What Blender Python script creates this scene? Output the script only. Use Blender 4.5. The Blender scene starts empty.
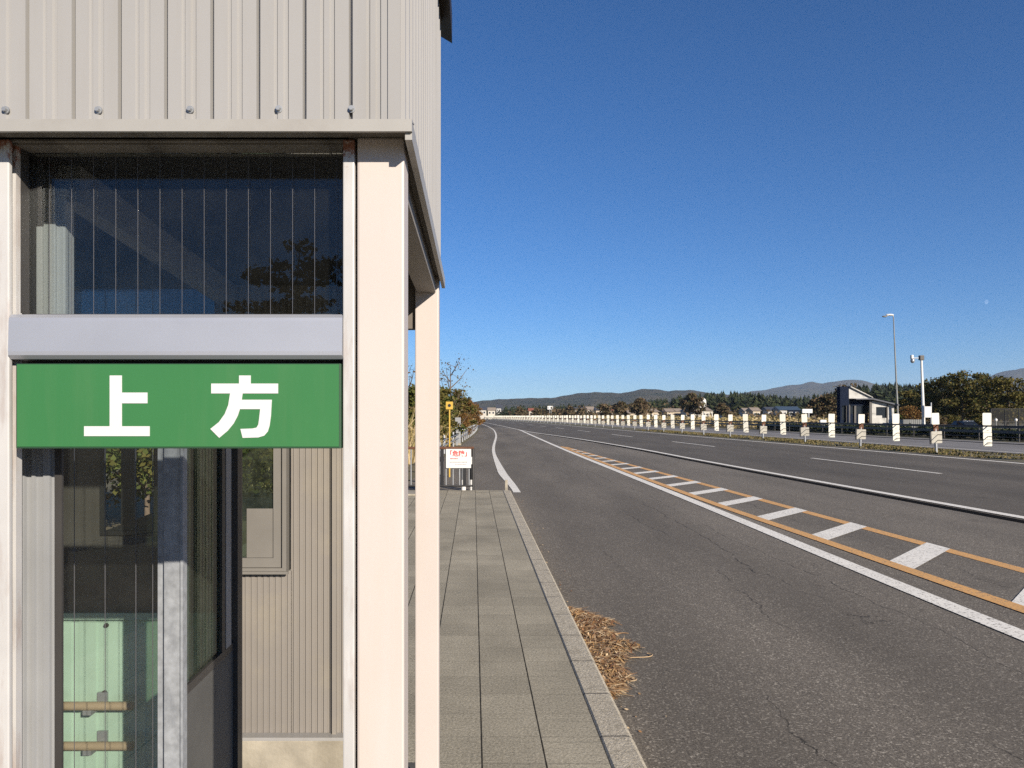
import bpy, bmesh, math, random
from mathutils import Vector, Matrix
from mathutils.geometry import tessellate_polygon
random.seed(11)
S = bpy.context.scene
C = S.collection
PI = math.pi
F, CX, HY, EYE = 770.0, 512.0, 416.0, 1.625      # lens in pixels, level camera: horizon row, eye height
ROAD = -0.12
SKEW = 0.05                                       # the road runs 2.9 degrees left of the view axis

def at(px, py, Y):
    return Vector(((px - CX) * Y / F, Y, EYE - (py - HY) * Y / F))
def xs(px, Y): return (px - CX) * Y / F
def zs(py, Y): return EYE - (py - HY) * Y / F

# ---------------------------------------------------------------- materials
def new_mat(name):
    m = bpy.data.materials.new(name); m.use_nodes = True
    nt = m.node_tree
    return m, nt, nt.nodes['Principled BSDF']
def nd(nt, t, **kw):
    n = nt.nodes.new(t)
    for k, v in kw.items(): setattr(n, k, v)
    return n
def math_n(nt, op, a, b=None, clamp=False):
    n = nt.nodes.new('ShaderNodeMath'); n.operation = op; n.use_clamp = clamp
    for i, v in enumerate((a, b)):
        if v is None: continue
        if isinstance(v, (int, float)): n.inputs[i].default_value = v
        else: nt.links.new(v, n.inputs[i])
    return n.outputs[0]
def mixc(nt, fac, a, b, mode='MIX'):
    n = nt.nodes.new('ShaderNodeMix'); n.data_type = 'RGBA'; n.blend_type = mode
    for sock, v in ((n.inputs[0], fac), (n.inputs[6], a), (n.inputs[7], b)):
        if isinstance(v, (int, float)): sock.default_value = v
        elif isinstance(v, (tuple, list)): sock.default_value = (*v[:3], 1)
        else: nt.links.new(v, sock)
    return n.outputs[2]
def noise(nt, co, scale, detail=4, rough=.55):
    n = nt.nodes.new('ShaderNodeTexNoise'); n.inputs['Scale'].default_value = scale
    n.inputs['Detail'].default_value = detail; n.inputs['Roughness'].default_value = rough
    if co is not None: nt.links.new(co, n.inputs['Vector'])
    return n.outputs['Fac']
def ramp(nt, fac, lo, hi, a=0.0, b=1.0):
    n = nt.nodes.new('ShaderNodeMapRange'); n.inputs[1].default_value = lo; n.inputs[2].default_value = hi
    n.inputs[3].default_value = a; n.inputs[4].default_value = b
    nt.links.new(fac, n.inputs[0]); return n.outputs[0]
def objco(nt): return nt.nodes.new('ShaderNodeTexCoord').outputs['Object']
def stretch(nt, co, s):
    n = nt.nodes.new('ShaderNodeMapping'); n.inputs['Scale'].default_value = s
    nt.links.new(co, n.inputs['Vector']); return n.outputs[0]
def bump(nt, p, h, strength=.3, dist=.01):
    b = nt.nodes.new('ShaderNodeBump'); b.inputs['Strength'].default_value = strength; b.inputs['Distance'].default_value = dist
    nt.links.new(h, b.inputs['Height']); nt.links.new(b.outputs[0], p.inputs['Normal'])

def mat(name, col, rough=.6, metal=0.0, var=.12, scale=3.0, dirt=None, dirt_amt=0.0, dirt_scale=(6, 6, 1.2), bmp=0.0, bscale=60, spec=.4):
    m, nt, p = new_mat(name)
    co = objco(nt)
    dk = tuple(c * (1 - var) for c in col); lt = tuple(min(1, c * (1 + var)) for c in col)
    c = mixc(nt, ramp(nt, noise(nt, co, scale, 5), .3, .7), dk, lt)
    if dirt:
        f = ramp(nt, noise(nt, stretch(nt, co, dirt_scale), 1.0, 7, .65), .5, .72, 0, dirt_amt)
        c = mixc(nt, f, c, dirt)
    nt.links.new(c, p.inputs['Base Color'])
    p.inputs['Roughness'].default_value = rough; p.inputs['Metallic'].default_value = metal
    p.inputs['Specular IOR Level'].default_value = spec
    if bmp: bump(nt, p, noise(nt, co, bscale, 3), bmp, .004)
    return m

def leaf_mat(name, cols, trans=.25):
    m, nt, p = new_mat(name)
    g = nd(nt, 'ShaderNodeNewGeometry'); r = nd(nt, 'ShaderNodeValToRGB')
    e = r.color_ramp.elements
    while len(e) < len(cols): e.new(.5)
    for i, c in enumerate(cols):
        e[i].position = i / max(1, len(cols) - 1); e[i].color = (*c, 1)
    nt.links.new(g.outputs['Random Per Island'], r.inputs[0])
    nt.links.new(r.outputs[0], p.inputs['Base Color']); p.inputs['Roughness'].default_value = .75
    p.inputs['Specular IOR Level'].default_value = .2
    if trans:
        t = nd(nt, 'ShaderNodeBsdfTranslucent'); nt.links.new(r.outputs[0], t.inputs[0])
        mx = nd(nt, 'ShaderNodeMixShader'); mx.inputs[0].default_value = trans
        nt.links.new(p.outputs[0], mx.inputs[1]); nt.links.new(t.outputs[0], mx.inputs[2])
        nt.links.new(mx.outputs[0], nt.nodes['Material Output'].inputs[0])
    return m

def glass_mat(name, tint, refl=.06, dust=.05, dustcol=(.55, .55, .5), fres=.75):
    m, nt, p = new_mat(name)
    co = objco(nt)
    tr = nd(nt, 'ShaderNodeBsdfTransparent'); tr.inputs[0].default_value = (*tint, 1)
    gl = nd(nt, 'ShaderNodeBsdfGlossy'); gl.inputs['Roughness'].default_value = .01
    lw = nd(nt, 'ShaderNodeLayerWeight'); lw.inputs[0].default_value = .35
    fac = math_n(nt, 'ADD', math_n(nt, 'MULTIPLY', lw.outputs['Fresnel'], fres), refl, True)
    mx = nd(nt, 'ShaderNodeMixShader')
    nt.links.new(fac, mx.inputs[0]); nt.links.new(tr.outputs[0], mx.inputs[1]); nt.links.new(gl.outputs[0], mx.inputs[2])
    df = nd(nt, 'ShaderNodeBsdfDiffuse'); df.inputs[0].default_value = (*dustcol, 1)
    mx2 = nd(nt, 'ShaderNodeMixShader')
    nz = noise(nt, co, 9, 6, .7)
    nt.links.new(ramp(nt, nz, .35, .8, dust * .3, dust * 1.6), mx2.inputs[0])
    nt.links.new(mx.outputs[0], mx2.inputs[1]); nt.links.new(df.outputs[0], mx2.inputs[2])
    nt.links.new(mx2.outputs[0], nt.nodes['Material Output'].inputs[0])
    return m

def u_of(nt, co):
    s = nd(nt, 'ShaderNodeSeparateXYZ'); nt.links.new(co, s.inputs[0])
    return math_n(nt, 'ADD', s.outputs[0], math_n(nt, 'MULTIPLY', s.outputs[1], SKEW)), s.outputs[1], s.outputs[2]

def asphalt(name, base, warm, cracks):
    m, nt, p = new_mat(name); co = objco(nt)
    u, y, z = u_of(nt, co)
    fine = noise(nt, co, 75, 4, .8); mid = noise(nt, co, 26, 4, .75)
    c = mixc(nt, ramp(nt, fine, .42, .60), tuple(b * .45 for b in base), tuple(b * 1.5 for b in base))
    sp = ramp(nt, noise(nt, co, 62, 2, .6), .58, .66, 0, .85)
    c = mixc(nt, sp, c, warm)
    dk = ramp(nt, mid, .52, .75, 0, .35)
    c = mixc(nt, dk, c, tuple(b * .55 for b in base))
    md2 = ramp(nt, noise(nt, co, 11, 6, .85), .36, .64, 0, 1)
    c = mixc(nt, math_n(nt, 'MULTIPLY', md2, .30), c, tuple(b * 1.75 for b in base))
    c = mixc(nt, ramp(nt, noise(nt, co, 19, 5, .85), .55, .72, 0, .45), c, tuple(b * .4 for b in base))
    pol = ramp(nt, math_n(nt, 'ABSOLUTE', math_n(nt, 'SUBTRACT', math_n(nt, 'ABSOLUTE', math_n(nt, 'SUBTRACT', u, 2.35)), .85)), .15, .6, .22, 0)
    c = mixc(nt, pol, c, tuple(b * .62 for b in base))
    st_ = ramp(nt, noise(nt, stretch(nt, co, (.9, .5, 1)), .8, 7, .7), .62, .70, 0, .35)
    c = mixc(nt, st_, c, tuple(b * .5 for b in base))
    big = ramp(nt, noise(nt, stretch(nt, co, (.55, .12, 1)), 1, 5, .6), .3, .7, .78, 1.2)
    bc = nd(nt, 'ShaderNodeCombineXYZ')
    for i in range(3): nt.links.new(big, bc.inputs[i])
    c = mixc(nt, 1.0, c, bc.outputs[0], 'MULTIPLY')
    if cracks:
        w1 = math_n(nt, 'SUBTRACT', noise(nt, stretch(nt, co, (.6, 1.0, 1)), 1.3, 9, .62), .5)
        w2 = math_n(nt, 'SUBTRACT', noise(nt, stretch(nt, co, (1, .25, 1)), .9, 2), .5)
        uu = math_n(nt, 'ADD', u, math_n(nt, 'ADD', math_n(nt, 'MULTIPLY', w1, .42), math_n(nt, 'MULTIPLY', w2, .8)))
        tot = None
        for k, (cc, w, th) in enumerate(((3.72, .017, .36), (3.25, .020, .46), (2.75, .014, .53), (5.4, .014, .42), (6.9, .012, .45), (1.75, .011, .56))):
            d = math_n(nt, 'ABSOLUTE', math_n(nt, 'SUBTRACT', uu, cc))
            ln = ramp(nt, d, w * .15, w * .62, 1, 0)
            off = nd(nt, 'ShaderNodeVectorMath'); off.operation = 'ADD'; off.inputs[1].default_value = (7.3 * k, 3.1 * k, 0)
            nt.links.new(co, off.inputs[0])
            mk = ramp(nt, noise(nt, stretch(nt, off.outputs[0], (.5, .35, 1)), 1.1, 3), th, th + .05)
            v = math_n(nt, 'MULTIPLY', math_n(nt, 'MULTIPLY', ln, mk), ramp(nt, noise(nt, off.outputs[0], 5, 4, .7), .4, .5))
            tot = v if tot is None else math_n(nt, 'MAXIMUM', tot, v)
        vo = nd(nt, 'ShaderNodeTexVoronoi'); vo.feature = 'DISTANCE_TO_EDGE'; vo.inputs['Scale'].default_value = 1.5
        dis = nd(nt, 'ShaderNodeVectorMath'); dis.operation = 'ADD'
        nz = nd(nt, 'ShaderNodeTexNoise'); nz.inputs['Scale'].default_value = 2.2; nz.inputs['Detail'].default_value = 6
        nt.links.new(co, nz.inputs['Vector']); sc = nd(nt, 'ShaderNodeVectorMath'); sc.operation = 'SCALE'; sc.inputs['Scale'].default_value = .7
        nt.links.new(nz.outputs['Color'], sc.inputs[0]); nt.links.new(co, dis.inputs[0]); nt.links.new(sc.outputs[0], dis.inputs[1])
        nt.links.new(dis.outputs[0], vo.inputs['Vector'])
        al = ramp(nt, vo.outputs['Distance'], .002, .007, 1, 0)
        am = math_n(nt, 'MULTIPLY', ramp(nt, math_n(nt, 'ABSOLUTE', math_n(nt, 'SUBTRACT', u, 3.5)), .3, 1.1, 1, 0),
                    ramp(nt, noise(nt, co, .7, 3), .53, .6))
        tot = math_n(nt, 'MAXIMUM', tot, math_n(nt, 'MULTIPLY', al, am))
        c = mixc(nt, math_n(nt, 'MULTIPLY', tot, .8), c, (.012, .011, .01))
    nt.links.new(c, p.inputs['Base Color']); p.inputs['Roughness'].default_value = .9; p.inputs['Specular IOR Level'].default_value = .25
    bump(nt, p, fine, .35, .006)
    return m

def paint(name, col, under, wear=.45):
    m, nt, p = new_mat(name); co = objco(nt)
    w = ramp(nt, noise(nt, co, 38, 6, .75), wear, wear - .06, 0, 1)
    w2 = ramp(nt, noise(nt, co, 2.3, 8, .7), .66, .69, 0, .8)
    dust = mixc(nt, ramp(nt, noise(nt, co, 1.4, 4), .3, .75, 0, .4), col, tuple(c * .72 for c in col))
    c = mixc(nt, math_n(nt, 'MAXIMUM', w, w2), dust, under)
    nt.links.new(c, p.inputs['Base Color']); p.inputs['Roughness'].default_value = .7
    return m

M = {}
M['siding'] = mat('painted steel siding', (.29, .284, .276), .33, 0, .05, 1.5, (.25, .235, .21), .35, (14, 14, .8))
M['siding_in'] = mat('ribbed wall siding', (.205, .187, .167), .6, 0, .07, 2, (.32, .28, .2), .4, (2.5, 2.5, 2.2))
M['trim'] = mat('galvanised drip trim', (.32, .31, .29), .5, .1, .08, 4, (.16, .14, .12), .35, (4, 4, 4))
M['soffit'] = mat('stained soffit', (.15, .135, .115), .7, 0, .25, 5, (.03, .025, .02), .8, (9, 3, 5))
M['post'] = mat('cream painted steel', (.492, .438, .405), .5, 0, .03, 2, (.42, .35, .27), .28, (9, 9, .7), .05, 40)
M['jamb'] = mat('weathered white aluminium', (.47, .46, .45), .45, .1, .08, 6, (.22, .13, .09), .5, (30, 30, 5))
M['alu'] = mat('dull aluminium', (.265, .272, .28), .5, .15, .1, 4, (.2, .2, .2), .3, (20, 20, 2))
M['galvanised'] = mat('mottled galvanised steel', (.27, .285, .305), .5, .15, .22, 34, (.14, .15, .17), .5, (22, 22, 9))
M['frame_grey'] = mat('grey beige window frame', (.165, .155, .14), .5, 0, .08, 5)
M['alu_dark'] = mat('dark aluminium frame', (.055, .052, .05), .5, .3, .15, 5)
M['alu_panel'] = mat('brushed aluminium panel', (.40, .415, .46), .40, .45, .07, 3, (.30, .30, .33), .45, (2.2, 8, 5))
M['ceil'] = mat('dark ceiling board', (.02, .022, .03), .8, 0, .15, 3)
M['eave'] = mat('dark brown eave metal', (.022, .014, .010), .5, .1, .15, 4)
M['green_wall'] = mat('pale green steel panel', (.36, .49, .39), .5, 0, .06, 4, (.15, .17, .12), .25, (6, 6, 3))
M['inner_wall'] = mat('grey brown board', (.13, .112, .095), .8, 0, .12, 5, (.06, .05, .042), .4, (4, 4, 3))
M['black_board'] = mat('black board', (.012, .012, .012), .6, 0, .2, 5)
M['rail'] = mat('beige vinyl handrail', (.33, .25, .165), .45, 0, .06, 6)
M['steel'] = mat('galvanised steel', (.34, .35, .36), .42, .5, .12, 6)
M['concrete'] = mat('weathered concrete', (.30, .27, .215), .9, 0, .22, 9, (.17, .145, .10), .6, (3, 3, 3), .5, 60)
M['floor'] = mat('dark low bounce floor', (.09, .085, .075), .9, 0, .2, 5)  # kept dark so less light bounces up into the room
M['sign_green'] = mat('green reflective sheet', (.036, .150, .050), .38, 0, .05, 3, (.065, .165, .065), .4, (14, 14, 1.5))
M['sign_edge'] = mat('sign edge', (.02, .06, .03), .5)
M['white'] = mat('white paint', (.62, .61, .585), .45, 0, .04, 4)
M['sign_white'] = mat('white sign lettering', (.56, .56, .555), .4, 0, .02, 4)
M['red'] = mat('red lettering', (.55, .045, .04), .5)
M['grey_ink'] = mat('grey lettering', (.25, .25, .27), .6)
M['cream_plate'] = mat('cream reflective plate', (.60, .58, .50), .5, 0, .06, 3, (.38, .34, .28), .45, (5, 5, 3))
M['patched'] = mat('scuffed pale plate', (.36, .34, .29), .6, 0, .2, 7, (.11, .10, .085), .8, (7, 7, 7))
M['rust'] = mat('rusted brown steel', (.11, .05, .028), .9, 0, .3, 14, (.2, .09, .045), .4, (9, 9, 9))
M['black_metal'] = mat('black cable', (.02, .02, .022), .5, .2, .1, 5)
M['yellow'] = mat('yellow paint', (.48, .31, .05), .5, 0, .05, 5)
M['house_wall'] = mat('pale house wall', (.46, .43, .37), .8, 0, .12, .4)
M['house_beige'] = mat('beige house wall', (.44, .37, .28), .8, 0, .12, .4)
M['roof_brown'] = mat('brown grey roof', (.29, .235, .185), .7, 0, .15, 1)
M['roof_dark'] = mat('dark slate roof', (.06, .065, .08), .6, 0, .15, 1)
M['roof_red'] = mat('red brown roof', (.28, .10, .06), .6, 0, .15, 1)
M['roof_blue'] = mat('blue grey roof', (.05, .075, .11), .5, 0, .15, 1)
M['dark_glass'] = mat('dark window glass', (.012, .015, .02), .15, 0, .1, 2, spec=.4)
M['car_blue'] = mat('dark blue car paint', (.015, .04, .09), .25, .2, .05, 2, spec=.6)
M['tyre'] = mat('tyre rubber', (.02, .02, .02), .8)
M['panel_grey'] = mat('shade darkened grey panel', (.085, .085, .082), .6, 0, .15, 4)  # grey lowered to stand for shade on the partition's lower panel
M['lamp_glass'] = mat('lamp glass', (.7, .72, .74), .2)
M['bark'] = mat('grey brown bark', (.12, .09, .065), .9, 0, .3, 9)
M['hut_dark'] = mat('shade darkened steel wall', (.010, .015, .030), .9, 0, .1, 2, spec=.08)  # near-black navy: shade on the opposite shelter is put into the colour
M['hut_white'] = mat('white steel wall', (.40, .39, .365), .5, 0, .12, 2, (.10, .10, .09), .8, (1.6, 1.6, 1.6))
M['fence_grey'] = mat('grey metal fence', (.20, .205, .20), .6, .2, .12, 4)
M['glass'] = glass_mat('clear wired glass', (.92, .94, .93), .012, .006)
M['glass_top'] = glass_mat('wired upper glass', (.74, .77, .78), .004, .006)
M['glass_side'] = glass_mat('reflection tinted dusty glass', (.52, .60, .52), .015, .10, (.19, .21, .17), .35)  # greenish layer over the dust stands in for reflections on these panes
M['glass_dimmer'] = glass_mat('sky dimming glass', (.20, .25, .28), .0, .004)  # heavy tint only serves to dim the sky behind the added rear pane
M['wire'] = mat('glass wire', (.12, .12, .13), .4, .4)
M['asphalt_old'] = asphalt('worn bus bay asphalt', (.142, .123, .098), (.46, .41, .33), True)
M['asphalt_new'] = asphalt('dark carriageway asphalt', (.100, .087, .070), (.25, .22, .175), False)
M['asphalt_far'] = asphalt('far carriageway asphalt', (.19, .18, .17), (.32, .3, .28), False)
M['tar'] = mat('tar seam', (.010, .009, .008), 1.0, 0, .3, 8, spec=.03)
M['paint_white'] = paint('white road paint', (.90, .85, .74), (.17, .15, .12), .455)
M['paint_orange'] = paint('orange road paint', (.74, .40, .13), (.24, .18, .12), .46)

def jamb_rust(m):
    nt = m.node_tree; p = nt.nodes['Principled BSDF']; co = objco(nt)
    s_ = nd(nt, 'ShaderNodeSeparateXYZ'); nt.links.new(co, s_.inputs[0])
    zf = ramp(nt, s_.outputs[2], 2.09, 2.2, 0, .42)
    f = ramp(nt, math_n(nt, 'ADD', noise(nt, co, 38, 5, .7), zf), .80, .90, 0, .9)
    src = p.inputs['Base Color'].links[0].from_socket
    nt.links.new(mixc(nt, f, src, (.22, .07, .03)), p.inputs['Base Color'])
jamb_rust(M['jamb'])
def kerb_mat():
    m, nt, p = new_mat('kerb concrete'); co = objco(nt); u, y, z = u_of(nt, co)
    c = mixc(nt, ramp(nt, noise(nt, co, 60, 5, .7), .35, .68), (.29, .25, .18), (.62, .55, .425))
    c = mixc(nt, ramp(nt, noise(nt, co, 6, 7, .7), .5, .72, 0, .5), c, (.20, .17, .12))
    j = math_n(nt, 'ABSOLUTE', math_n(nt, 'SUBTRACT', math_n(nt, 'FRACT', math_n(nt, 'DIVIDE', y, .6)), .5))
    c = mixc(nt, ramp(nt, j, .008, .016, .8, 0), c, (.04, .035, .03))
    nt.links.new(c, p.inputs['Base Color']); p.inputs['Roughness'].default_value = .95
    bump(nt, p, noise(nt, co, 80, 4, .7), .8, .01)
    return m
def tile_mat():
    m, nt, p = new_mat('grey paving flags'); co = objco(nt); u, y, z = u_of(nt, co)
    a = math_n(nt, 'DIVIDE', math_n(nt, 'SUBTRACT', .64, u), .3)
    col = math_n(nt, 'FLOOR', a); fu = math_n(nt, 'FRACT', a)
    jw = math_n(nt, 'SUBTRACT', fu, .5); jw = math_n(nt, 'ABSOLUTE', jw)
    wob = math_n(nt, 'MULTIPLY', math_n(nt, 'SUBTRACT', noise(nt, co, 14, 4), .5), .012)
    jl = ramp(nt, math_n(nt, 'ADD', jw, wob), .483, .490, 0, 1)
    b = math_n(nt, 'DIVIDE', y, .3); row = math_n(nt, 'FLOOR', b); fv = math_n(nt, 'ABSOLUTE', math_n(nt, 'SUBTRACT', math_n(nt, 'FRACT', b), .5))
    jc = ramp(nt, fv, .486, .495, 0, .28)
    cb = nd(nt, 'ShaderNodeCombineXYZ'); nt.links.new(col, cb.inputs[0]); nt.links.new(row, cb.inputs[1])
    wn = nd(nt, 'ShaderNodeTexWhiteNoise'); nt.links.new(cb.outputs[0], wn.inputs['Vector'])
    g = noise(nt, co, 70, 4, .8)
    c = mixc(nt, ramp(nt, g, .35, .68), (.205, .182, .130), (.51, .455, .345))
    tv = ramp(nt, wn.outputs['Value'], 0, 1, .88, 1.08)
    big = ramp(nt, noise(nt, stretch(nt, co, (1, .7, 1)), 1.1, 6, .65), .3, .7, .78, 1.16)
    tv = math_n(nt, 'MULTIPLY', tv, big)
    cc = nd(nt, 'ShaderNodeCombineXYZ')
    for i in range(3): nt.links.new(tv, cc.inputs[i])
    c = mixc(nt, 1.0, c, cc.outputs[0], 'MULTIPLY')
    lines = ramp(nt, noise(nt, stretch(nt, co, (1.6, 34, 1)), 1, 5, .7), .52, .7, 0, .3)
    c = mixc(nt, lines, c, (.14, .13, .1))
    c = mixc(nt, math_n(nt, 'MAXIMUM', jl, jc), c, (.025, .022, .016))
    nt.links.new(c, p.inputs['Base Color']); p.inputs['Roughness'].default_value = .95; p.inputs['Specular IOR Level'].default_value = .2
    bump(nt, p, g, .5, .006)
    return m
def ground_mat():
    m, nt, p = new_mat('dry field ground'); co = objco(nt)
    c = mixc(nt, ramp(nt, noise(nt, co, .04, 6), .35, .65), (.13, .105, .06), (.075, .085, .035))
    c = mixc(nt, ramp(nt, noise(nt, co, 1.6, 6, .7), .4, .7, 0, .8), c, (.17, .13, .07))
    nt.links.new(c, p.inputs['Base Color']); p.inputs['Roughness'].default_value = 1
    return m
def hill_mat(name, a, b, sc):
    m, nt, p = new_mat(name); co = objco(nt)
    c = mixc(nt, ramp(nt, noise(nt, co, sc, 8, .7), .38, .62), a, b)
    nt.links.new(c, p.inputs['Base Color']); p.inputs['Roughness'].default_value = 1; p.inputs['Specular IOR Level'].default_value = 0
    bump(nt, p, noise(nt, co, sc * 2, 6, .7), 1.0, 25)
    return m
M['kerb'] = kerb_mat(); M['tiles'] = tile_mat(); M['ground'] = ground_mat()
M['hill'] = hill_mat('wooded hill', (.03, .037, .022), (.085, .07, .042), .01)
M['grass'] = leaf_mat('verge grass', [(.095, .095, .03), (.17, .14, .055), (.22, .165, .08), (.10, .10, .035)])
M['straw'] = leaf_mat('dry straw', [(.44, .29, .14), (.26, .14, .06), (.62, .48, .30), (.13, .06, .035), (.36, .20, .09)], .1)
M['susuki'] = leaf_mat('dry pampas grass', [(.46, .34, .16), (.33, .26, .10), (.55, .43, .26), (.22, .2, .07)], .3)
M['leaf_olive'] = leaf_mat('olive leaves', [(.055, .068, .018), (.12, .105, .03), (.03, .042, .012), (.17, .13, .036), (.085, .07, .022)])
M['leaf_gold'] = leaf_mat('yellowing leaves', [(.11, .10, .025), (.075, .075, .02), (.17, .125, .032), (.05, .058, .016)])
M['leaf_rust'] = leaf_mat('rust leaves', [(.20, .09, .03), (.13, .06, .02), (.24, .14, .045), (.10, .08, .025)])
M['leaf_green'] = leaf_mat('dull green leaves', [(.06, .09, .02), (.10, .12, .03), (.15, .13, .035), (.04, .06, .015)])
M['leaf_brown'] = leaf_mat('brown autumn leaves', [(.11, .075, .040), (.145, .10, .058), (.08, .062, .03), (.095, .092, .04)])
M['conifer'] = leaf_mat('dark conifer needles', [(.016, .026, .012), (.028, .040, .016), (.045, .050, .020), (.012, .02, .010)], .1)

# ---------------------------------------------------------------- mesh builder
BASE = {}
class MB:
    def __init__(s): s.v = []; s.f = []; s.sm = []
    def add(s, vs, fs, smooth=False):
        o = len(s.v); s.v += [tuple(v) for v in vs]
        s.f += [tuple(i + o for i in f) for f in fs]; s.sm += [smooth] * len(fs)
        return s
    def box(s, x0, x1, y0, y1, z0, z1, sk=0.0, bev=0.0):
        if bev <= 0:
            vs = [(x - sk * y, y, z) for z in (z0, z1) for x, y in ((x0, y0), (x1, y0), (x1, y1), (x0, y1))]
            return s.add(vs, [(3, 2, 1, 0), (4, 5, 6, 7), (0, 1, 5, 4), (1, 2, 6, 5), (2, 3, 7, 6), (3, 0, 4, 7)])
        bm = bmesh.new(); bmesh.ops.create_cube(bm, size=1)
        for v in bm.verts:
            v.co = Vector(((x0 + x1) / 2 + v.co.x * (x1 - x0), (y0 + y1) / 2 + v.co.y * (y1 - y0), (z0 + z1) / 2 + v.co.z * (z1 - z0)))
        bmesh.ops.bevel(bm, geom=bm.edges[:], offset=bev, segments=2, affect='EDGES', profile=.6)
        bm.verts.index_update()
        s.add([(v.co.x - sk * v.co.y, v.co.y, v.co.z) for v in bm.verts], [[v.index for v in f.verts] for f in bm.faces]); bm.free()
        return s
    def tube(s, pts, rad, n=8, cap=True, smooth=True):
        pts = [Vector(p) for p in pts]; rs = rad if isinstance(rad, (list, tuple)) else [rad] * len(pts)
        o = len(s.v); fs = []; vs = []
        for i, p in enumerate(pts):
            d = (pts[min(i + 1, len(pts) - 1)] - pts[max(i - 1, 0)]).normalized()
            a = d.cross(Vector((0, 0, 1)) if abs(d.z) < .9 else Vector((1, 0, 0))).normalized(); b = d.cross(a)
            for k in range(n):
                t = 2 * PI * k / n; vs.append(p + (a * math.cos(t) + b * math.sin(t)) * rs[i])
        for i in range(len(pts) - 1):
            for k in range(n):
                k2 = (k + 1) % n; fs.append((i * n + k, i * n + k2, (i + 1) * n + k2, (i + 1) * n + k))
        s.add(vs, fs, smooth)
        if cap: s.add(vs[:n], [tuple(range(n))]); s.add(vs[-n:], [tuple(range(n))])
        return s
    def prism(s, poly, axis, a, b):
        # poly: 2-D outline; axis 'y' -> (x,z) outline extruded in y from a to b; 'x' -> (y,z); 'z' -> (x,y)
        def pt(q, t): return (q[0], t, q[1]) if axis == 'y' else ((t, q[0], q[1]) if axis == 'x' else (q[0], q[1], t))
        n = len(poly)
        s.add([pt(q, a) for q in poly] + [pt(q, b) for q in poly],
              [tuple(range(n)), tuple(range(2 * n - 1, n - 1, -1))] + [(i, i + n, (i + 1) % n + n, (i + 1) % n) for i in range(n)])
        return s
    def sphere(s, c, r, n=10, m=6, sc=(1, 1, 1)):
        vs = []; fs = []
        for j in range(m + 1):
            ph = PI * j / m
            for k in range(n):
                t = 2 * PI * k / n
                vs.append((c[0] + r * sc[0] * math.sin(ph) * math.cos(t), c[1] + r * sc[1] * math.sin(ph) * math.sin(t), c[2] + r * sc[2] * math.cos(ph)))
        for j in range(m):
            for k in range(n): fs.append((j * n + k, (j + 1) * n + k, (j + 1) * n + (k + 1) % n, j * n + (k + 1) % n))
        return s.add(vs, fs, True)
    def quad(s, a, b, c, d): return s.add([a, b, c, d], [(0, 1, 2, 3)])
    def build(s, name, m, parent=None, fix=True):
        b = BASE.get(parent.name, Vector()) if parent is not None else Vector()
        me = bpy.data.meshes.new(name); me.from_pydata([Vector(v) - b for v in s.v], [], s.f)
        me.polygons.foreach_set('use_smooth', s.sm)
        if fix and len(s.f) < 20000:
            bm = bmesh.new(); bm.from_mesh(me); bmesh.ops.recalc_face_normals(bm, faces=bm.faces[:]); bm.to_mesh(me); bm.free()
        me.materials.append(m); me.update()
        o = bpy.data.objects.new(name, me); C.objects.link(o)
        if parent is not None: o.parent = parent
        BASE[o.name] = b
        return o
def tag(o, label, cat, group=None):
    o['label'] = label; o['category'] = cat
    if group: o['group'] = group
    return o
def thing(name, label, cat, loc, group=None, rz=0.0):
    o = bpy.data.objects.new(name, None); C.objects.link(o); o.location = loc; o.empty_display_size = .1
    o.rotation_euler = (0, 0, rz)
    BASE[o.name] = Vector(loc)
    return tag(o, label, cat, group)
def structure(o, kind='structure'): o['kind'] = kind; return o
def dup(root, loc, rz=0.0, sc=1.0, label=None, tilt=(0, 0)):
    r = root.copy(); C.objects.link(r); r.location = loc; r.rotation_euler = (tilt[0], tilt[1], rz); r.scale = (sc, sc, sc) if isinstance(sc, (int, float)) else sc
    if label: r['label'] = label
    for ch in root.children:
        c = ch.copy(); C.objects.link(c); c.parent = r
        for g in ch.children:
            d = g.copy(); C.objects.link(d); d.parent = c
    return r

# ---------------------------------------------------------------- road curves (X as a function of Y)
def curve(pts):
    ys = [p[0] for p in pts]; x = [p[1] for p in pts]; n = len(pts)
    m = []
    for i in range(n):
        a, b = max(0, i - 1), min(n - 1, i + 1); m.append((x[b] - x[a]) / (ys[b] - ys[a]))
    def f(Y):
        if Y <= ys[0]: return x[0] + m[0] * (Y - ys[0])
        if Y >= ys[-1]: return x[-1] + m[-1] * (Y - ys[-1])
        i = max(k for k in range(n - 1) if ys[k] <= Y)
        h = ys[i + 1] - ys[i]; t = (Y - ys[i]) / h
        return (2*t**3 - 3*t*t + 1) * x[i] + (t**3 - 2*t*t + t) * h * m[i] + (-2*t**3 + 3*t*t) * x[i+1] + (t**3 - t*t) * h * m[i+1]
    return f
Mrow = curve([(-10, 23.7), (33.8, 20.85), (62, 18.84), (90.3, 16.84), (125.6, 14.2), (180, 10), (250, 3.6), (400, -12), (600, -38), (900, -90)])
Efar = lambda Y: Mrow(Y) - (2.55 + .5 * min(1, max(0, (Y - 30) / 40)))
Dash = lambda Y: Mrow(Y) - 8.6
L2 = curve([(-10, 11.0), (13.1, 8.75), (30.2, 7.4), (40.7, 6.75), (60, 4.9), (84, 1.95), (120, -.75), (200, -6.9), (250, -11.6), (400, -27), (600, -53)])
W1 = curve([(-10, 4.85), (6.08, 4.05), (15.3, 3.72), (39.8, 2.72), (70, 1.75), (98.8, .75), (130, -1.5)])
OL = curve([(-6, 5.6), (6.9, 4.6), (10.6, 4.35), (16.1, 3.97), (30, 3.35), (44, 2.82)])
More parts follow.
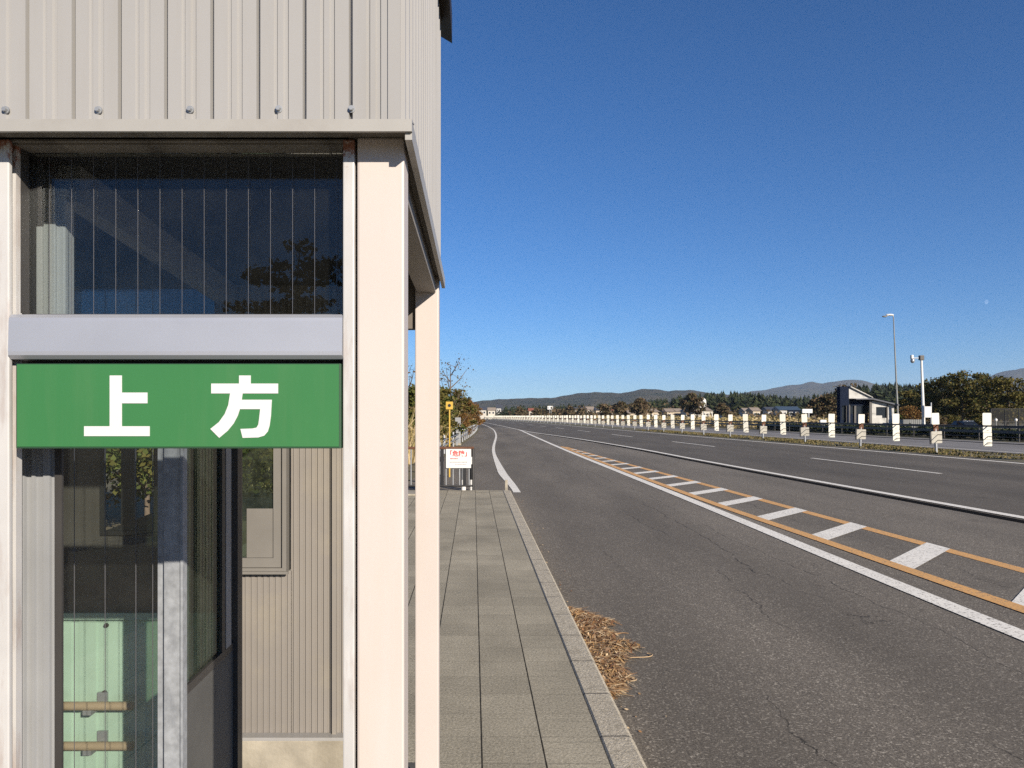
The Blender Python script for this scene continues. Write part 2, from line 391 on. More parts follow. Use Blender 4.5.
OR = curve([(-6, 7.0), (8.65, 5.77), (13.2, 5.40), (19.9, 4.88), (30, 4.0), (44, 2.95)])
Sline = curve([(16.9, .15), (19, .03), (24, -.32), (39.5, -.95), (70, -1.45), (103, -2.6), (150, -5.4), (200, -9), (250, -13), (400, -28.2), (600, -55)])
Prow = curve([(18, -3.0), (40, -3.2), (80, -3.9), (122, -5.6), (200, -11.5), (400, -31)])

def strip(name, fl, fr, y0, y1, z, m, step=2.0, kind='structure'):
    mb = MB(); n = max(1, int((y1 - y0) / step)); vs = []
    for i in range(n + 1):
        Y = y0 + (y1 - y0) * i / n
        vs += [(fl(Y), Y, z), (fr(Y), Y, z)]
    mb.add(vs, [(2*i, 2*i+1, 2*i+3, 2*i+2) for i in range(n)])
    o = mb.build(name, m, None, fix=False)
    o['kind'] = kind
    return o
def line(name, f, w, y0, y1, z, m, step=1.0):
    return strip(name, lambda Y: f(Y) - w/2, lambda Y: f(Y) + w/2, y0, y1, z, m, step)

# ground and hills
g = MB(); R = 8800
g.add([(-R, -R, -.14), (R, -R, -.14), (R, R, -.14), (-R, R, -.14)], [(0, 1, 2, 3)])
structure(g.build('ground', M['ground'], None, fix=False))
strip('bus_bay', lambda Y: (.80 - SKEW * Y) if Y < 17.2 else Prow(Y) + .25, lambda Y: L2(Y) - .12, -12, 118, ROAD, M['asphalt_old'], .5)
strip('carriageway', lambda Y: L2(Y) - .12 if Y < 119 else min(L2(Y) - .12, Prow(Y) + .3), lambda Y: Efar(Y) + .75, -12, 600, ROAD + .004, M['asphalt_new'], 3)
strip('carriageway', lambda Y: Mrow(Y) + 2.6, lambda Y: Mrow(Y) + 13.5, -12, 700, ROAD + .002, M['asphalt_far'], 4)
line('asphalt_seam', lambda Y: L2(Y) - .36, .26, -12, 75, ROAD + .008, M['tar'], 1)
line('road_marking', Efar, .26, -12, 500, ROAD + .008, M['paint_white'], 3)
line('road_marking', L2, .23, -12, 85, ROAD + .012, M['paint_white'], 1)
line('road_marking', L2, .2, 85.2, 480, ROAD + .012, M['paint_white'], 2)
line('road_marking', W1, .215, -12, 97, ROAD + .008, M['paint_white'], 1)
line('road_marking', OL, .19, -6, 44, ROAD + .008, M['paint_orange'], 1)
line('road_marking', OR, .20, -6, 43.4, ROAD + .004, M['paint_orange'], 1)
line('road_marking', lambda Y: Mrow(Y) + 3.4, .18, -12, 500, ROAD + .006, M['paint_white'], 4)
sl = lambda Y: .075 + .05 * max(0, min(1, (34 - Y) / 10)) * min(1, max(.2, (Y - 17) / 6))
strip('road_marking', lambda Y: Sline(Y) - sl(Y), lambda Y: Sline(Y) + sl(Y), 17.5, 400, ROAD + .009, M['paint_white'], .8)
y = 23.25
k = 0
while y < 330:
    strip('road_marking', lambda Y: Dash(Y) - .08, lambda Y: Dash(Y) + .08, y, y + 8.6, ROAD + .008, M['paint_white'], 2); y += 20.6
zb = MB(); y = 4.82
bars = []
for i in range(-4, 20):
    yy = 8.86 + (i) * 2.05
    if yy > 41: break
    dy = (OR(yy) - OL(yy)) * 1.15
    xl0, xl1 = OL(yy - .24) - .03, OL(yy + .26) - .03
    xr0, xr1 = OR(yy - .24 + dy) + .10, OR(yy + .26 + dy) + .10
    zb.quad((xl0, yy - .24, ROAD + .006), (xr0, yy - .24 + dy, ROAD + .006), (xr1, yy + .26 + dy, ROAD + .006), (xl1, yy + .26, ROAD + .006))
structure(zb.build('road_marking', M['paint_white'], None, fix=False))
# sidewalk and kerb
pv = MB(); pv.box(-2.9, .638, -6, 16.85, -.13, 0, SKEW); structure(pv.build('pavement', M['tiles']))
kb = MB(); prof = [(.6405, -.13), (.6405, -.004), (.652, .004), (.788, .004), (.808, -.012), (.813, -.13)]
kb.add([(px - SKEW * Y, Y, pz) for Y in [-6 + i * .6 for i in range(39)] for px, pz in prof],
       [(i*6+j, i*6+(j+1) % 6, (i+1)*6+(j+1) % 6, (i+1)*6+j) for i in range(38) for j in range(6)] + [tuple(range(6)), tuple(range(38*6+5, 38*6-1, -1))])
structure(kb.build('kerb', M['kerb']))
apron = MB(); apron.add([(-9.9, 16.88, -.118), (Prow(18) + .3, 16.88, -.118), (Prow(60) + .3, 60, -.118), (-12, 60, -.118)], [(0, 1, 2, 3)])
structure(apron.build('verge', M['ground'], None, fix=False))

def ridge(name, Rm, prof, thick, m, jit, seed):
    rnd = random.Random(seed); mb = MB(); n = 150; rows = 15
    a0, a1 = prof[0][0], prof[-1][0]; f = curve(prof); vs = []
    ph = [rnd.uniform(0, 6.28) for _ in range(12)]
    for i in range(n + 1):
        px = a0 + (a1 - a0) * i / n; h = (HY - f(px)) * Rm / F + EYE
        e = min(1, i / 8, (n - i) / 8)
        for j in range(rows + 1):
            t = j / rows; r = Rm + (t - .5) * thick * 2
            w = max(0, 1 - abs(2*t - 1) ** 1.6)
            hh = h * w * e * (1 + .10 * w * math.sin(i * .35 + ph[j % 12]) * (1 if j != rows // 2 else .2)) + jit * math.sin(i * 1.7 + ph[0]) * w
            sl = (px - CX) / F
            vs.append((sl * r, r, hh - 1.0))
    W = rows + 1
    mb.add(vs, [(i*W+j, (i+1)*W+j, (i+1)*W+j+1, i*W+j+1) for i in range(n) for j in range(rows)], True)
    return structure(mb.build(name, m, None, fix=True))
ridge('hills', 6500, [(640, 404), (700, 399), (745, 393.5), (765, 390.5), (785, 386), (800, 384), (812, 383.2), (822, 385.5), (832, 383), (846, 382), (858, 380.5), (880, 385), (920, 389), (960, 386), (985, 379), (1008, 373), (1030, 370), (1100, 373), (1250, 380), (1400, 392)], 1500, M['hill'], 2.0, 3)
ridge('hills', 3300, [(200, 407), (330, 404), (440, 404), (485, 400.5), (510, 398.8), (540, 398.8), (562, 396.2), (578, 393.6), (592, 392.4), (606, 393.6), (620, 394), (630, 391.6), (640, 389.6), (652, 389.4), (670, 391), (700, 392), (740, 396), (790, 398), (850, 404)], 800, M['hill'], 1.2, 5)
ridge('hills', 880, [(430, 411), (520, 409), (570, 407), (620, 404), (660, 402), (700, 398), (740, 397), (790, 401), (830, 399), (870, 393), (910, 392), (980, 396), (1080, 398), (1250, 404)], 260, M['hill'], .3, 7)

# ---------------------------------------------------------------- vegetation
def leafquads(mb, c, r, n, size, rnd, flat=.75):
    for _ in range(n):
        d = Vector((rnd.gauss(0, 1), rnd.gauss(0, 1), rnd.gauss(0, 1))).normalized() * (rnd.random() ** .5)
        p = Vector(c) + Vector((d.x * r[0], d.y * r[1], d.z * r[2]))
        a = Vector((rnd.gauss(0, 1), rnd.gauss(0, 1), rnd.gauss(0, flat))).normalized()
        b = a.cross(Vector((rnd.gauss(0, 1), rnd.gauss(0, 1), rnd.gauss(0, 1)))).normalized()
        s = size * rnd.uniform(.6, 1.3)
        mb.add([p - a*s*.6, p + b*s*.45 - a*s*.1, p + a*s*.7, p - b*s*.45], [(0, 1, 2, 3)])
def limbs(mb, base, H, rnd, n=7, spread=.35, r0=.02, lo=.25, up=.5):
    top = Vector(base) + Vector((rnd.uniform(-.05, .05) * H, rnd.uniform(-.05, .05) * H, H))
    mid = (Vector(base) + top) / 2 + Vector((rnd.uniform(-.04, .04) * H, rnd.uniform(-.04, .04) * H, 0))
    mb.tube([base, mid, top], [H * r0, H * r0 * .6, H * r0 * .15], 7)
    ends = []
    for i in range(n):
        t = lo + (1 - lo) * (i + .5) / n * .9
        p = Vector(base).lerp(mid, t * 2) if t < .5 else mid.lerp(top, t * 2 - 1)
        a = i * 2.4 + rnd.uniform(-.4, .4); L = H * spread * rnd.uniform(.7, 1.15) * (1.15 - t * .6)
        q = p + Vector((math.cos(a) * L * .55, math.sin(a) * L * .55, L * up * .45)); e = p + Vector((math.cos(a) * L, math.sin(a) * L, L * up))
        mb.tube([p, q, e], [H * r0 * .4, H * r0 * .25, H * r0 * .08], 5)
        ends += [e, q]
        for _ in range(2):
            e2 = q + Vector((rnd.uniform(-1, 1), rnd.uniform(-1, 1), rnd.uniform(.1, .9))) * L * .5
            mb.tube([q, e2], [H * r0 * .16, H * r0 * .05], 4); ends.append(e2)
    return ends + [top]
def make_tree(name, label, cat, group, loc, H, spread, leafm, seed, n_limb=9, leaf=.3, per=60, rr=.16, lo=.3, up=.45):
    rnd = random.Random(seed)
    t = thing(name, label, cat, loc, group)
    tr = MB(); ends = limbs(tr, Vector(loc), H * .9, rnd, n_limb, spread, .02, lo, up)
    tr.build('trunk', M['bark'], t, fix=False)
    cr = MB()
    for e in ends:
        r = H * rr * rnd.uniform(.6, 1.25)
        leafquads(cr, e, (r * 1.2, r * 1.2, r * .65), int(per * rnd.uniform(.6, 1.2)), leaf, rnd)
    cr.build('crown', leafm, t, fix=False)
    return t

GT = 'roadside trees beyond the opposite carriageway'
def gl(px, py, Y): v = at(px, py, Y); return (v.x, v.y, -.14)
for i, (px, top, Y, sp, lm, lab) in enumerate([
    (912, 389, 112, .42, 'leaf_olive', 'olive tree right behind the tall twin lamp post'),
    (944, 374, 104, .46, 'leaf_olive', 'dark olive tree just right of the camera pole'),
    (962, 368, 100, .40, 'leaf_olive', 'tallest sparse topped tree right of the camera pole'),
    (989, 371, 103, .48, 'leaf_olive', 'broad olive tree above the black mesh fence'),
    (1007, 374, 96, .45, 'leaf_gold', 'yellowing round tree at the right edge of the photo'),
    (975, 385, 110, .46, 'leaf_green', 'low dull green tree behind the dark blue car'),
    (1035, 378, 100, .45, 'leaf_gold', 'yellowing tree cut by the right edge of the photo'),
    (927, 380, 118, .42, 'leaf_olive', 'dark olive tree behind the slim camera pole')]):
    H = (416 - top) * Y / F + 1.77
    make_tree('roadside_tree', lab, 'tree', GT, gl(px, top, Y), H, sp, M[lm], 40 + i, 13, .24, 95, .125, .12, .3)
GB = 'bare brown trees in front of the wooded hill'
for i, (px, top, Y, lab) in enumerate([
    (846, 385, 135, 'tall brown tree rising just left of the opposite shelter'),
    (829, 394, 150, 'brown half bare tree left of the opposite shelter'),
    (815, 399, 160, 'low brown tree above the blue white road sign box'),
    (693, 393, 230, 'tall brown tree beside the round white sign'),
    (640, 398, 240, 'wide brown tree left of the beige long houses'),
    (622, 401, 260, 'rusty brown tree in the middle of the far tree line'),
    (605, 404, 300, 'small brown tree among far houses near the bend'),
    (570, 406, 320, 'reddish brown tree right of the far white billboard'),
    (722, 403, 240, 'brown tree right of the long beige house'),
    (520, 407, 340, 'brown round tree at the far left bend of the road'),
    (537, 408, 330, 'low brown tree left of the far white billboard')]):
    H = (416 - top) * Y / F + 1.77
    make_tree('autumn_tree', lab, 'tree', GB, gl(px, top, Y), H, .42, M['leaf_brown'], 70 + i, 8, .45 if Y < 200 else .7, 40, .15, .2, .6)

# conifer wood on the near hill and behind the houses
def conifer(mb, p, H, W, rnd, n=34):
    for i in range(n):
        t = (i + rnd.random()) / n; z = H * (.12 + .88 * t); r = W * (1 - t) ** .8 + .15
        a = rnd.uniform(0, 6.283); d = Vector((math.cos(a), math.sin(a), 0)); q = Vector((-d.y, d.x, 0))
        c = Vector(p) + Vector((0, 0, z)); s = r * .75
        mb.add([c + Vector((0, 0, H * .07)), c + d * r - q * s - Vector((0, 0, H * .05)), c + d * r * 1.2 - Vector((0, 0, H * .08)), c + d * r + q * s - Vector((0, 0, H * .05))], [(0, 1, 2, 3)])
wood = MB(); rnd = random.Random(5)
fC = curve([(430, 408), (480, 406.5), (520, 405), (570, 404), (620, 402.5), (650, 399), (680, 396), (700, 393), (740, 391), (770, 394), (800, 396), (830, 391), (850, 386), (870, 383), (905, 383), (930, 386), (980, 392), (1080, 394), (1250, 402)])
for i in range(1900):
    px = rnd.uniform(430, 1250); Y = rnd.uniform(430, 880) if px < 640 else rnd.uniform(330, 880)
    top = fC(px) + rnd.uniform(-1, 2.5) + rnd.random() ** 2 * 8
    ztop = (HY - top) * Y / F + EYE
    H = rnd.uniform(9, 15)
    if ztop < 4: continue
    H = min(H, ztop + 1)
    conifer(wood, ((px - CX) / F * Y, Y, max(ztop - H, -1)), H, rnd.uniform(2.2, 3.6), rnd)
tag(structure(wood.build('conifer_wood', M['conifer'], None, fix=False), 'stuff'), 'dark green conifer wood covering the low hill', 'wood')
# brown scrub belt in front of the wood
sc = MB(); rnd = random.Random(8)
for i in range(420):
    px = rnd.uniform(470, 1100); Y = rnd.uniform(150, 420)
    if px > 720 and Y < 130: continue
    X = (px - CX) / F * Y
    if X < Mrow(Y) + 22: continue
    h = rnd.uniform(1.0, 3.2)
    leafquads(sc, (X, Y, h * .45), (h * 1.4, h * 1.4, h * .6), 26, .6 + Y * .001, rnd)
tag(structure(sc.build('scrub', M['leaf_brown'], None, fix=False), 'stuff'), 'brown autumn scrub covering the flat field behind the road', 'scrub')
aw = MB(); rnd = random.Random(18)
for i in range(230):
    px = rnd.uniform(474, 700) if i < 170 else rnd.uniform(700, 860); Y = rnd.uniform(300, 460)
    X = (px - CX) / F * Y
    if X < Mrow(Y) + 18: continue
    h = rnd.uniform(3.5, 7.5) * (1.0 if px < 700 else .8)
    for _ in range(4): leafquads(aw, (X + rnd.gauss(0, h * .25), Y + rnd.gauss(0, 1), h * rnd.uniform(.35, .7)), (h * .3, h * .3, h * .3), 16, .9, rnd)
tag(structure(aw.build('autumn_wood', M['leaf_brown'], None, fix=False), 'stuff'), 'brown autumn woodland around the far houses', 'wood')
hd_ = MB(); rnd = random.Random(28)
for i in range(900):
    Y = rnd.uniform(52, 100); X = Mrow(Y) + 15.8 + rnd.random() ** 2 * 6
    h = rnd.uniform(.5, 1.05)
    leafquads(hd_, (X, Y, h * .4), (.5, .5, h * .5), 22, .2, rnd)
tag(structure(hd_.build('low_hedge', M['conifer'], None, fix=False), 'stuff'), 'low dark hedge behind the far guard rail', 'hedge')
dg = MB(); rnd = random.Random(29)
for i in range(1500):
    Y = rnd.uniform(98, 230); X = Mrow(Y) + 16 + rnd.random() * 14
    h = rnd.uniform(.8, 1.7)
    leafquads(dg, (X, Y, h * .5), (.9, .6, h * .6), 12, .34, rnd, .4)
tag(structure(dg.build('dry_reeds', M['susuki'], None, fix=False), 'stuff'), 'dry golden reeds behind the opposite carriageway', 'reeds')
# verge grass between the carriageways
gr = MB(); rnd = random.Random(4)
for i in range(15000):
    Y = 20 + 75 * rnd.random() ** 1.7; X = Mrow(Y) + rnd.uniform(-1.2, 2.2)
    if math.sin(Y * 1.1 + X * 2) + math.sin(Y * .37 + 1 - X) + rnd.uniform(-.9, .9) < -.5: continue
    h = rnd.uniform(.03, .12); a = rnd.uniform(0, PI); w = .035 + .0006 * Y
    dx, dy = math.cos(a) * w, math.sin(a) * w; lx, ly = rnd.uniform(-.06, .06), rnd.uniform(-.06, .06)
    gr.add([(X - dx, Y - dy, -.14), (X + dx, Y + dy, -.14), (X + lx, Y + ly, -.14 + h)], [(0, 1, 2)])
tag(structure(gr.build('verge_grass', M['grass'], None, fix=False), 'stuff'), 'patchy green and dry grass on the central strip', 'grass')

# left bank: pampas grass and shrubs
sg = MB(); rnd = random.Random(9)
for i in range(9000):
    Y = 18.5 + 120 * rnd.random() ** 1.3; X = Prow(Y) - .5 - abs(rnd.gauss(0, 1.0)) * 1.7
    h = rnd.uniform(.5, 1.4) * (1.7 if X < Prow(Y) - 1.2 else 1.0); a = rnd.uniform(0, 2 * PI); w = rnd.uniform(.015, .035)
    lean = Vector((rnd.gauss(0, .22), rnd.gauss(0, .22), 0)) * h
    b = Vector((X, Y, -.14)); d = Vector((math.cos(a), math.sin(a), 0)) * w
    m_ = b + lean * .35 + Vector((0, 0, h * .6)); e = b + lean + Vector((0, 0, h))
    sg.add([b - d, b + d, m_ + d, m_ - d], [(0, 1, 2, 3)]); sg.add([m_ - d, m_ + d, e + d * .3, e - d * .3], [(0, 1, 2, 3)])
    if rnd.random() < .25: leafquads(sg, e, (.05, .05, .16), 4, .1, rnd)
tag(structure(sg.build('pampas_grass', M['susuki'], None, fix=False), 'stuff'), 'dry straw coloured pampas grass on the left bank', 'grass')
GS = 'autumn shrubs on the left bank'
for i, (px, top, Y, sp, lm, per, lab) in enumerate([
    (447, 357, 48, .34, 'leaf_brown', 8, 'tall nearly bare shrub reaching above the other bushes'),
    (455, 391, 62, .40, 'leaf_gold', 80, 'yellow green bush behind the yellow square marker'),
    (466, 397, 80, .36, 'leaf_rust', 70, 'orange bush nearest the bend of the road'),
    (440, 386, 46, .40, 'leaf_green', 80, 'green bush just right of the second post'),
    (407, 386, 34, .42, 'leaf_green', 60, 'green bush seen between the two cream posts'),
    (474, 404, 108, .34, 'leaf_rust', 70, 'small rust coloured bush at the far end of the bank'),
    (423, 380, 40, .42, 'leaf_gold', 60, 'yellowing bush mostly hidden behind the second post'),
    (412, 368, 38, .32, 'leaf_brown', 9, 'thin twiggy shrub left of the second post')]):
    H = (416 - top) * Y / F + 1.77
    make_tree('bank_shrub', lab, 'shrub', GS, gl(px, top, Y), H, sp, M[lm], 110 + i, 11, .14 if per > 20 else .10, int(per * 1.3), .13 if per > 20 else .12, .06, .65 if per > 20 else 1.1)
for i, (x_, y_, H, lm, lab) in enumerate([(-5.5, 11.6, 2.6, 'leaf_green', 'olive bush seen through the rear waiting room window'), (-3.7, 12.2, 2.5, 'leaf_gold', 'yellowing bush seen through the small rear wall window'), (-7.2, 13.0, 2.6, 'leaf_brown', 'brown bush behind the left end of the shelter')]):
    make_tree('rear_shrub', lab, 'shrub', 'shrubs behind the shelter', (x_, y_, -.14), H, .5, M[lm], 190 + i, 11, .07, 190, .17, .05, .6)
t = make_tree('red_shrub', 'small red brown shrub beside the grey roadside cabinet', 'shrub', None, gl(465.5, 412, 60), 2.1, .2, M['leaf_rust'], 131, 7, .07, 150, .14, .1, .9)

# dry leaf litter at the kerb
st = MB(); rnd = random.Random(21)
def litter_w(t): return max(0, math.sin(PI * min(1, max(0, t)) ** .8)) ** .7
for i in range(3000):
    t = rnd.random(); Y = 4.75 + 2.2 * t; w = .40 * litter_w(1 - t) * (.84 + .16 * math.sin(t * 17) + .10 * math.sin(t * 41 + 1)) if t < 1 else 0
    kx = .818 - SKEW * Y; q = rnd.random() ** 1.15; X = kx + w * q
    hgt = .085 * (1 - q) ** .6 * litter_w(t)
    L = rnd.uniform(.04, .17) * (1 if rnd.random() < .9 else 1.8); a = rnd.gauss(.2, 1.1); wd = rnd.uniform(.0025, .006)
    p = Vector((X, Y, ROAD + .008 + hgt * rnd.random()))
    d = Vector((math.cos(a), math.sin(a), rnd.uniform(-.15, .25))); nrm = Vector((-d.y, d.x, rnd.uniform(-.4, .4))).normalized() * wd
    bend = Vector((rnd.gauss(0, .012), rnd.gauss(0, .012), rnd.uniform(0, .02)))
    a_, b_, c_ = p - d * L / 2, p + bend, p + d * L / 2
    for v in (a_, b_, c_):
        v.z = max(v.z, ROAD + .006); v.x = max(v.x, .816 - SKEW * v.y) if v.z < .01 else v.x
    st.add([a_ - nrm, a_ + nrm, b_ + nrm, b_ - nrm, c_ + nrm * .5, c_ - nrm * .5], [(0, 1, 2, 3), (3, 2, 4, 5)])
    if rnd.random() < .12: leafquads(st, p + Vector((0, 0, .008)), (.03, .03, .012), 1, .028, rnd)
for (x0, y0, a, L, cv) in ((.84, 5.52, .05, .26, 2.6), (.70, 5.02, .1, .22, 5.5), (.78, 6.1, .5, .16, -1)):
    p = Vector((x0, y0, ROAD + .014)); ps = [p.copy()]
    for k in range(9):
        p = p + Vector((math.cos(a), math.sin(a), 0)) * L / 9; ps.append(p.copy()); a += cv * (k / 9) ** 2 * .6
    st.tube(ps, .0038, 5)
for i in range(150):
    Y = rnd.uniform(4.2, 16) if i % 2 else rnd.gauss(5.7, .8)
    X = .825 - SKEW * Y + abs(rnd.gauss(0, .12)); a = rnd.uniform(0, 6.28); q = rnd.uniform(.006, .018); e = rnd.uniform(.3, .6)
    ca, sa = math.cos(a) * q, math.sin(a) * q
    st.add([(X - ca, Y - sa, ROAD + .006), (X + sa * e, Y - ca * e, ROAD + .008 + q * .2), (X + ca, Y + sa, ROAD + .007 + q * .3), (X - sa * e, Y + ca * e, ROAD + .006)], [(0, 1, 2, 3)])
tag(structure(st.build('dry_litter', M['straw'], None, fix=False), 'stuff'), 'pile of dry brown straw and leaves against the kerb', 'dry leaves')

# ---------------------------------------------------------------- the bus shelter in the foreground
SH = thing('bus_shelter', 'large cream and beige corrugated steel bus shelter filling the left side', 'bus shelter', (-1.2, 2.4, 0))
CEIL = 2.2040
# siding profile along a run: (distance, depth) points
def siding_profile(L, pitch, shape):
    out = []; n = int(L / pitch) + 2
    for i in range(n):
        for d, z in shape:
            x = i * pitch + d
            if x <= L: out.append((x, z))
    out.append((L, out[-1][1])); return out
SHP = [(0, .0), (.0015, .011), (.0065, .011), (.008, 0), (.036, 0), (.0385, .004), (.045, .004), (.0475, 0), (.058, 0), (.060, .003), (.064, .003), (.066, 0)]
ZT = 3.34
def corr(pts_xy, z0, z1, name, m, parent, thick=None):
    mb = MB(); n = len(pts_xy)
    mb.add([(x, y, z0) for x, y in pts_xy] + [(x, y, z1) for x, y in pts_xy], [(i, i+1, n+i+1, n+i) for i in range(n-1)])
    return mb.build(name, m, parent, fix=False)
FX1 = -.2275; FXL = -2.7; YF = 1.55; YB = 3.30
pr = siding_profile(FX1 - FXL, .093, SHP)
front = corr([(FX1 - d, YF + z) for d, z in pr], 2.2150, ZT, 'upper_wall', M['siding'], SH)
sc_ = [(4, 109), (97, 109), (189, 108.5), (278, 108), (351, 108)]
for px, py in sc_:
    v = at(px, py, YF - .006)
    b = MB(); b.tube([(v.x, YF + .001, v.z), (v.x, YF - .002, v.z)], .0075, 14); b.tube([(v.x, YF - .002, v.z), (v.x, YF - .008, v.z)], [.0058, .0045], 6, smooth=False)
    b.build('screw', M['steel'], front)
U1 = FX1 + SKEW * YF
SIDE = [(0, .012), (.012, 0), (.022, 0), (.034, .012), (.05, .012), (.056, .006), (.062, .006), (.068, .012), (.0925, .012)]
pr = siding_profile(YB - YF, .093, SIDE)
side = corr([(U1 + .012 - z - SKEW * (YF + d), YF + d) for d, z in pr], 2.2150, ZT, 'upper_wall', M['siding'], SH)
cb = MB(); cb.box(U1 - .022, U1 + .003, YF - .003, YF + .02, 2.2190, ZT, SKEW); cb.build('corner_trim', M['siding'], SH)
ow = MB(); ow.box(FXL, FXL + .03, YF + .02, YB, 2.2210, ZT); ow.build('upper_wall', M['siding'], SH)
ow = MB(); ow.box(FXL + .04, U1 - SKEW * YB - .02, YB, YB + .03, 2.2210, ZT); ow.build('upper_wall', M['siding'], SH)
# drip trims
tr = MB()
tr.prism([(1.522, 2.1880), (1.522, 2.2120), (1.536, 2.2125), (1.562, 2.2180), (1.562, 2.2150), (1.53, 2.2080), (1.53, 2.1880)], 'x', FXL, U1 + .028 - SKEW * 1.52)
tr.build('drip_trim', M['trim'], SH)
tr = MB(); tr.box(U1 + .014, U1 + .028, 1.5305, YB + .01, 2.1740, 2.2145, SKEW); tr.build('drip_trim', M['trim'], SH)
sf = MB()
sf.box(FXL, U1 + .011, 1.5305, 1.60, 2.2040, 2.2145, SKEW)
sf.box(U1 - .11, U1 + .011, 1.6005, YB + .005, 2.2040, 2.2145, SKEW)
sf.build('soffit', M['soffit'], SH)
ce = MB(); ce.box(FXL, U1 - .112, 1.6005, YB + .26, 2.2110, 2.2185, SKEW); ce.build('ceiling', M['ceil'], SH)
hd = MB(); hd.box(-1.35, -.352, 1.625, 1.70, 2.1975, 2.2095); hd.box(-1.35, -.352, 1.612, 1.6245, 2.2005, 2.2038); hd.build('window_head', M['soffit'], SH)
# roof with overhanging eave
rf = MB(); rf.box(FXL - .1, U1 + .045, YF - .1, YB + .12, ZT - .02, ZT + .06, SKEW); rf.build('roof', M['eave'], SH)
ev = MB()
ev.add([(U1 + .005 - SKEW*y, y, z) for y, z in ((1.45, ZT-.03), (YB+.12, ZT-.03))] + [(U1 + .055 - SKEW*y, y, z) for y, z in ((1.45, ZT - .06), (YB + .12, ZT-.06))] +
       [(U1 + .055 - SKEW*y, y, ZT + .07) for y in (1.45, YB+.12)], [(0, 1, 3, 2), (2, 3, 5, 4)])
ev.build('eave', M['eave'], SH)
# posts
def post(u0, Y0, name='post'):
    b = MB(); b.box(u0, u0 + .098, Y0, Y0 + .1, .0, 2.2035, SKEW, .005); o = b.build(name, M['post'], SH)
    f = MB(); f.box(u0 - .03, u0 + .128, Y0 - .03, Y0 + .13, .0005, .012, SKEW); f.build('base_plate', M['steel'], o); return o
post(-.322 + SKEW * 1.6, 1.60); post(-.322 + SKEW * 1.6, 3.19)
bm_ = MB(); bm_.box(-.322 + SKEW*1.6 + .01, -.322 + SKEW*1.6 + .085, 1.705, 3.185, 2.135, 2.2035, SKEW); bm_.build('side_beam', M['siding_in'], SH)
bm_ = MB(); bm_.box(-.515, -.405, 3.215, 3.275, 1.99, 2.2035); bm_.build('rear_beam', M['inner_wall'], SH)
# facade frame
jb = MB(); jb.box(-.3515, -.3275, 1.60, 1.70, 0, 2.2000, 0, .003); jb.build('jamb', M['jamb'], SH)
jb = MB(); jb.box(-1.30, xs(9, 1.6), 1.60, 1.612, 0, 2.2000, 0, .003); jb.build('jamb', M['jamb'], SH)
fr = MB(); fr.box(-1.30, xs(16, 1.63), 1.63, 1.65, 0, 2.2000); fr.box(-1.30, xs(21, 1.66), 1.6505, 1.656, 0, 2.2000); fr.build('frame', M['jamb'], SH)
w = thing  # alias kept short
win = MB(); zb0, zt0 = zs(314, 1.66), 2.1970
win.box(-.362, -.352, 1.645, 1.70, zb0, 2.1970); win.box(xs(21, 1.66) + .001, xs(25, 1.66), 1.645, 1.70, zb0, 2.1970); win.box(xs(25, 1.66), -.362, 1.66, 1.70, zb0 - .012, zb0)
winf = win.build('upper_window', M['alu_dark'], SH)
pn = MB(); pn.box(xs(25, 1.66), -.362, 1.675, 1.681, zb0, 2.1970); pn.build('pane', M['glass_top'], winf)
wr = MB()
for k in range(15):
    x = xs(28.5 + 22.05 * k, 1.678)
    if -1.04 < x < -.363: wr.box(x - .00045, x + .00045, 1.6735, 1.6745, zb0, 2.1970)
wr.build('glass_wire', M['wire'], winf)
# bowed aluminium cover panel below the window
pz0, pz1 = zs(359, 1.6), zs(314, 1.6); pp = []
for i in range(13):
    t = i / 12; pp.append((1.607 - .010 * min(1, math.sin(PI * t) * 3.2) ** .5 - .003 * (1 - t), pz0 + (pz1 - pz0) * t))
pp += [(1.66, pz1), (1.66, pz0)]
al = MB(); al.prism(pp, 'x', -1.044, -.352); o = al.build('cover_panel', M['alu_panel'], SH)
bx = MB(); bx.box(-1.035, -.352, 1.645, 1.70, 1.572, pz0 - .001); bx.build('sign_backing', M['black_board'], SH)
# fluted aluminium column left of the lower opening, and one behind the upper window
cl = MB(); Yc = 1.74
xa, xb = xs(20, Yc), xs(56, Yc); prs = []
for i, (t, d) in enumerate(((0, 0), (.12, 0), (.14, .008), (.3, .008), (.32, 0), (.4, 0), (.42, .006), (.62, .006), (.64, 0), (.82, 0), (.84, .008), (1, .008))):
    prs.append((xa + (xb - xa) * t, Yc + d))
cl.prism(prs + [(xb, Yc + .012), (xa, Yc + .012)], 'z', 0, 1.567); cl.build('fluted_column', M['alu'], SH)
fs_ = MB(); fs_.box(xs(56, 1.74), xs(63, 1.74), 1.735, 1.742, 0, 1.567); fs_.build('frame', M['alu_dark'], SH)
c2 = MB(); c2.box(xs(33, 1.79), xs(65, 1.79), 1.79, 1.83, 1.60, zs(196, 1.79), 0, .004); c2.box(xs(44, 1.785), xs(56, 1.785), 1.782, 1.7895, 1.60, zs(199, 1.785), 0, .002); c2.box(xs(31, 1.785), xs(66, 1.785), 1.78, 1.84, zs(195.5, 1.785), zs(189, 1.785)); c2.build('fluted_column', M['white'], SH)
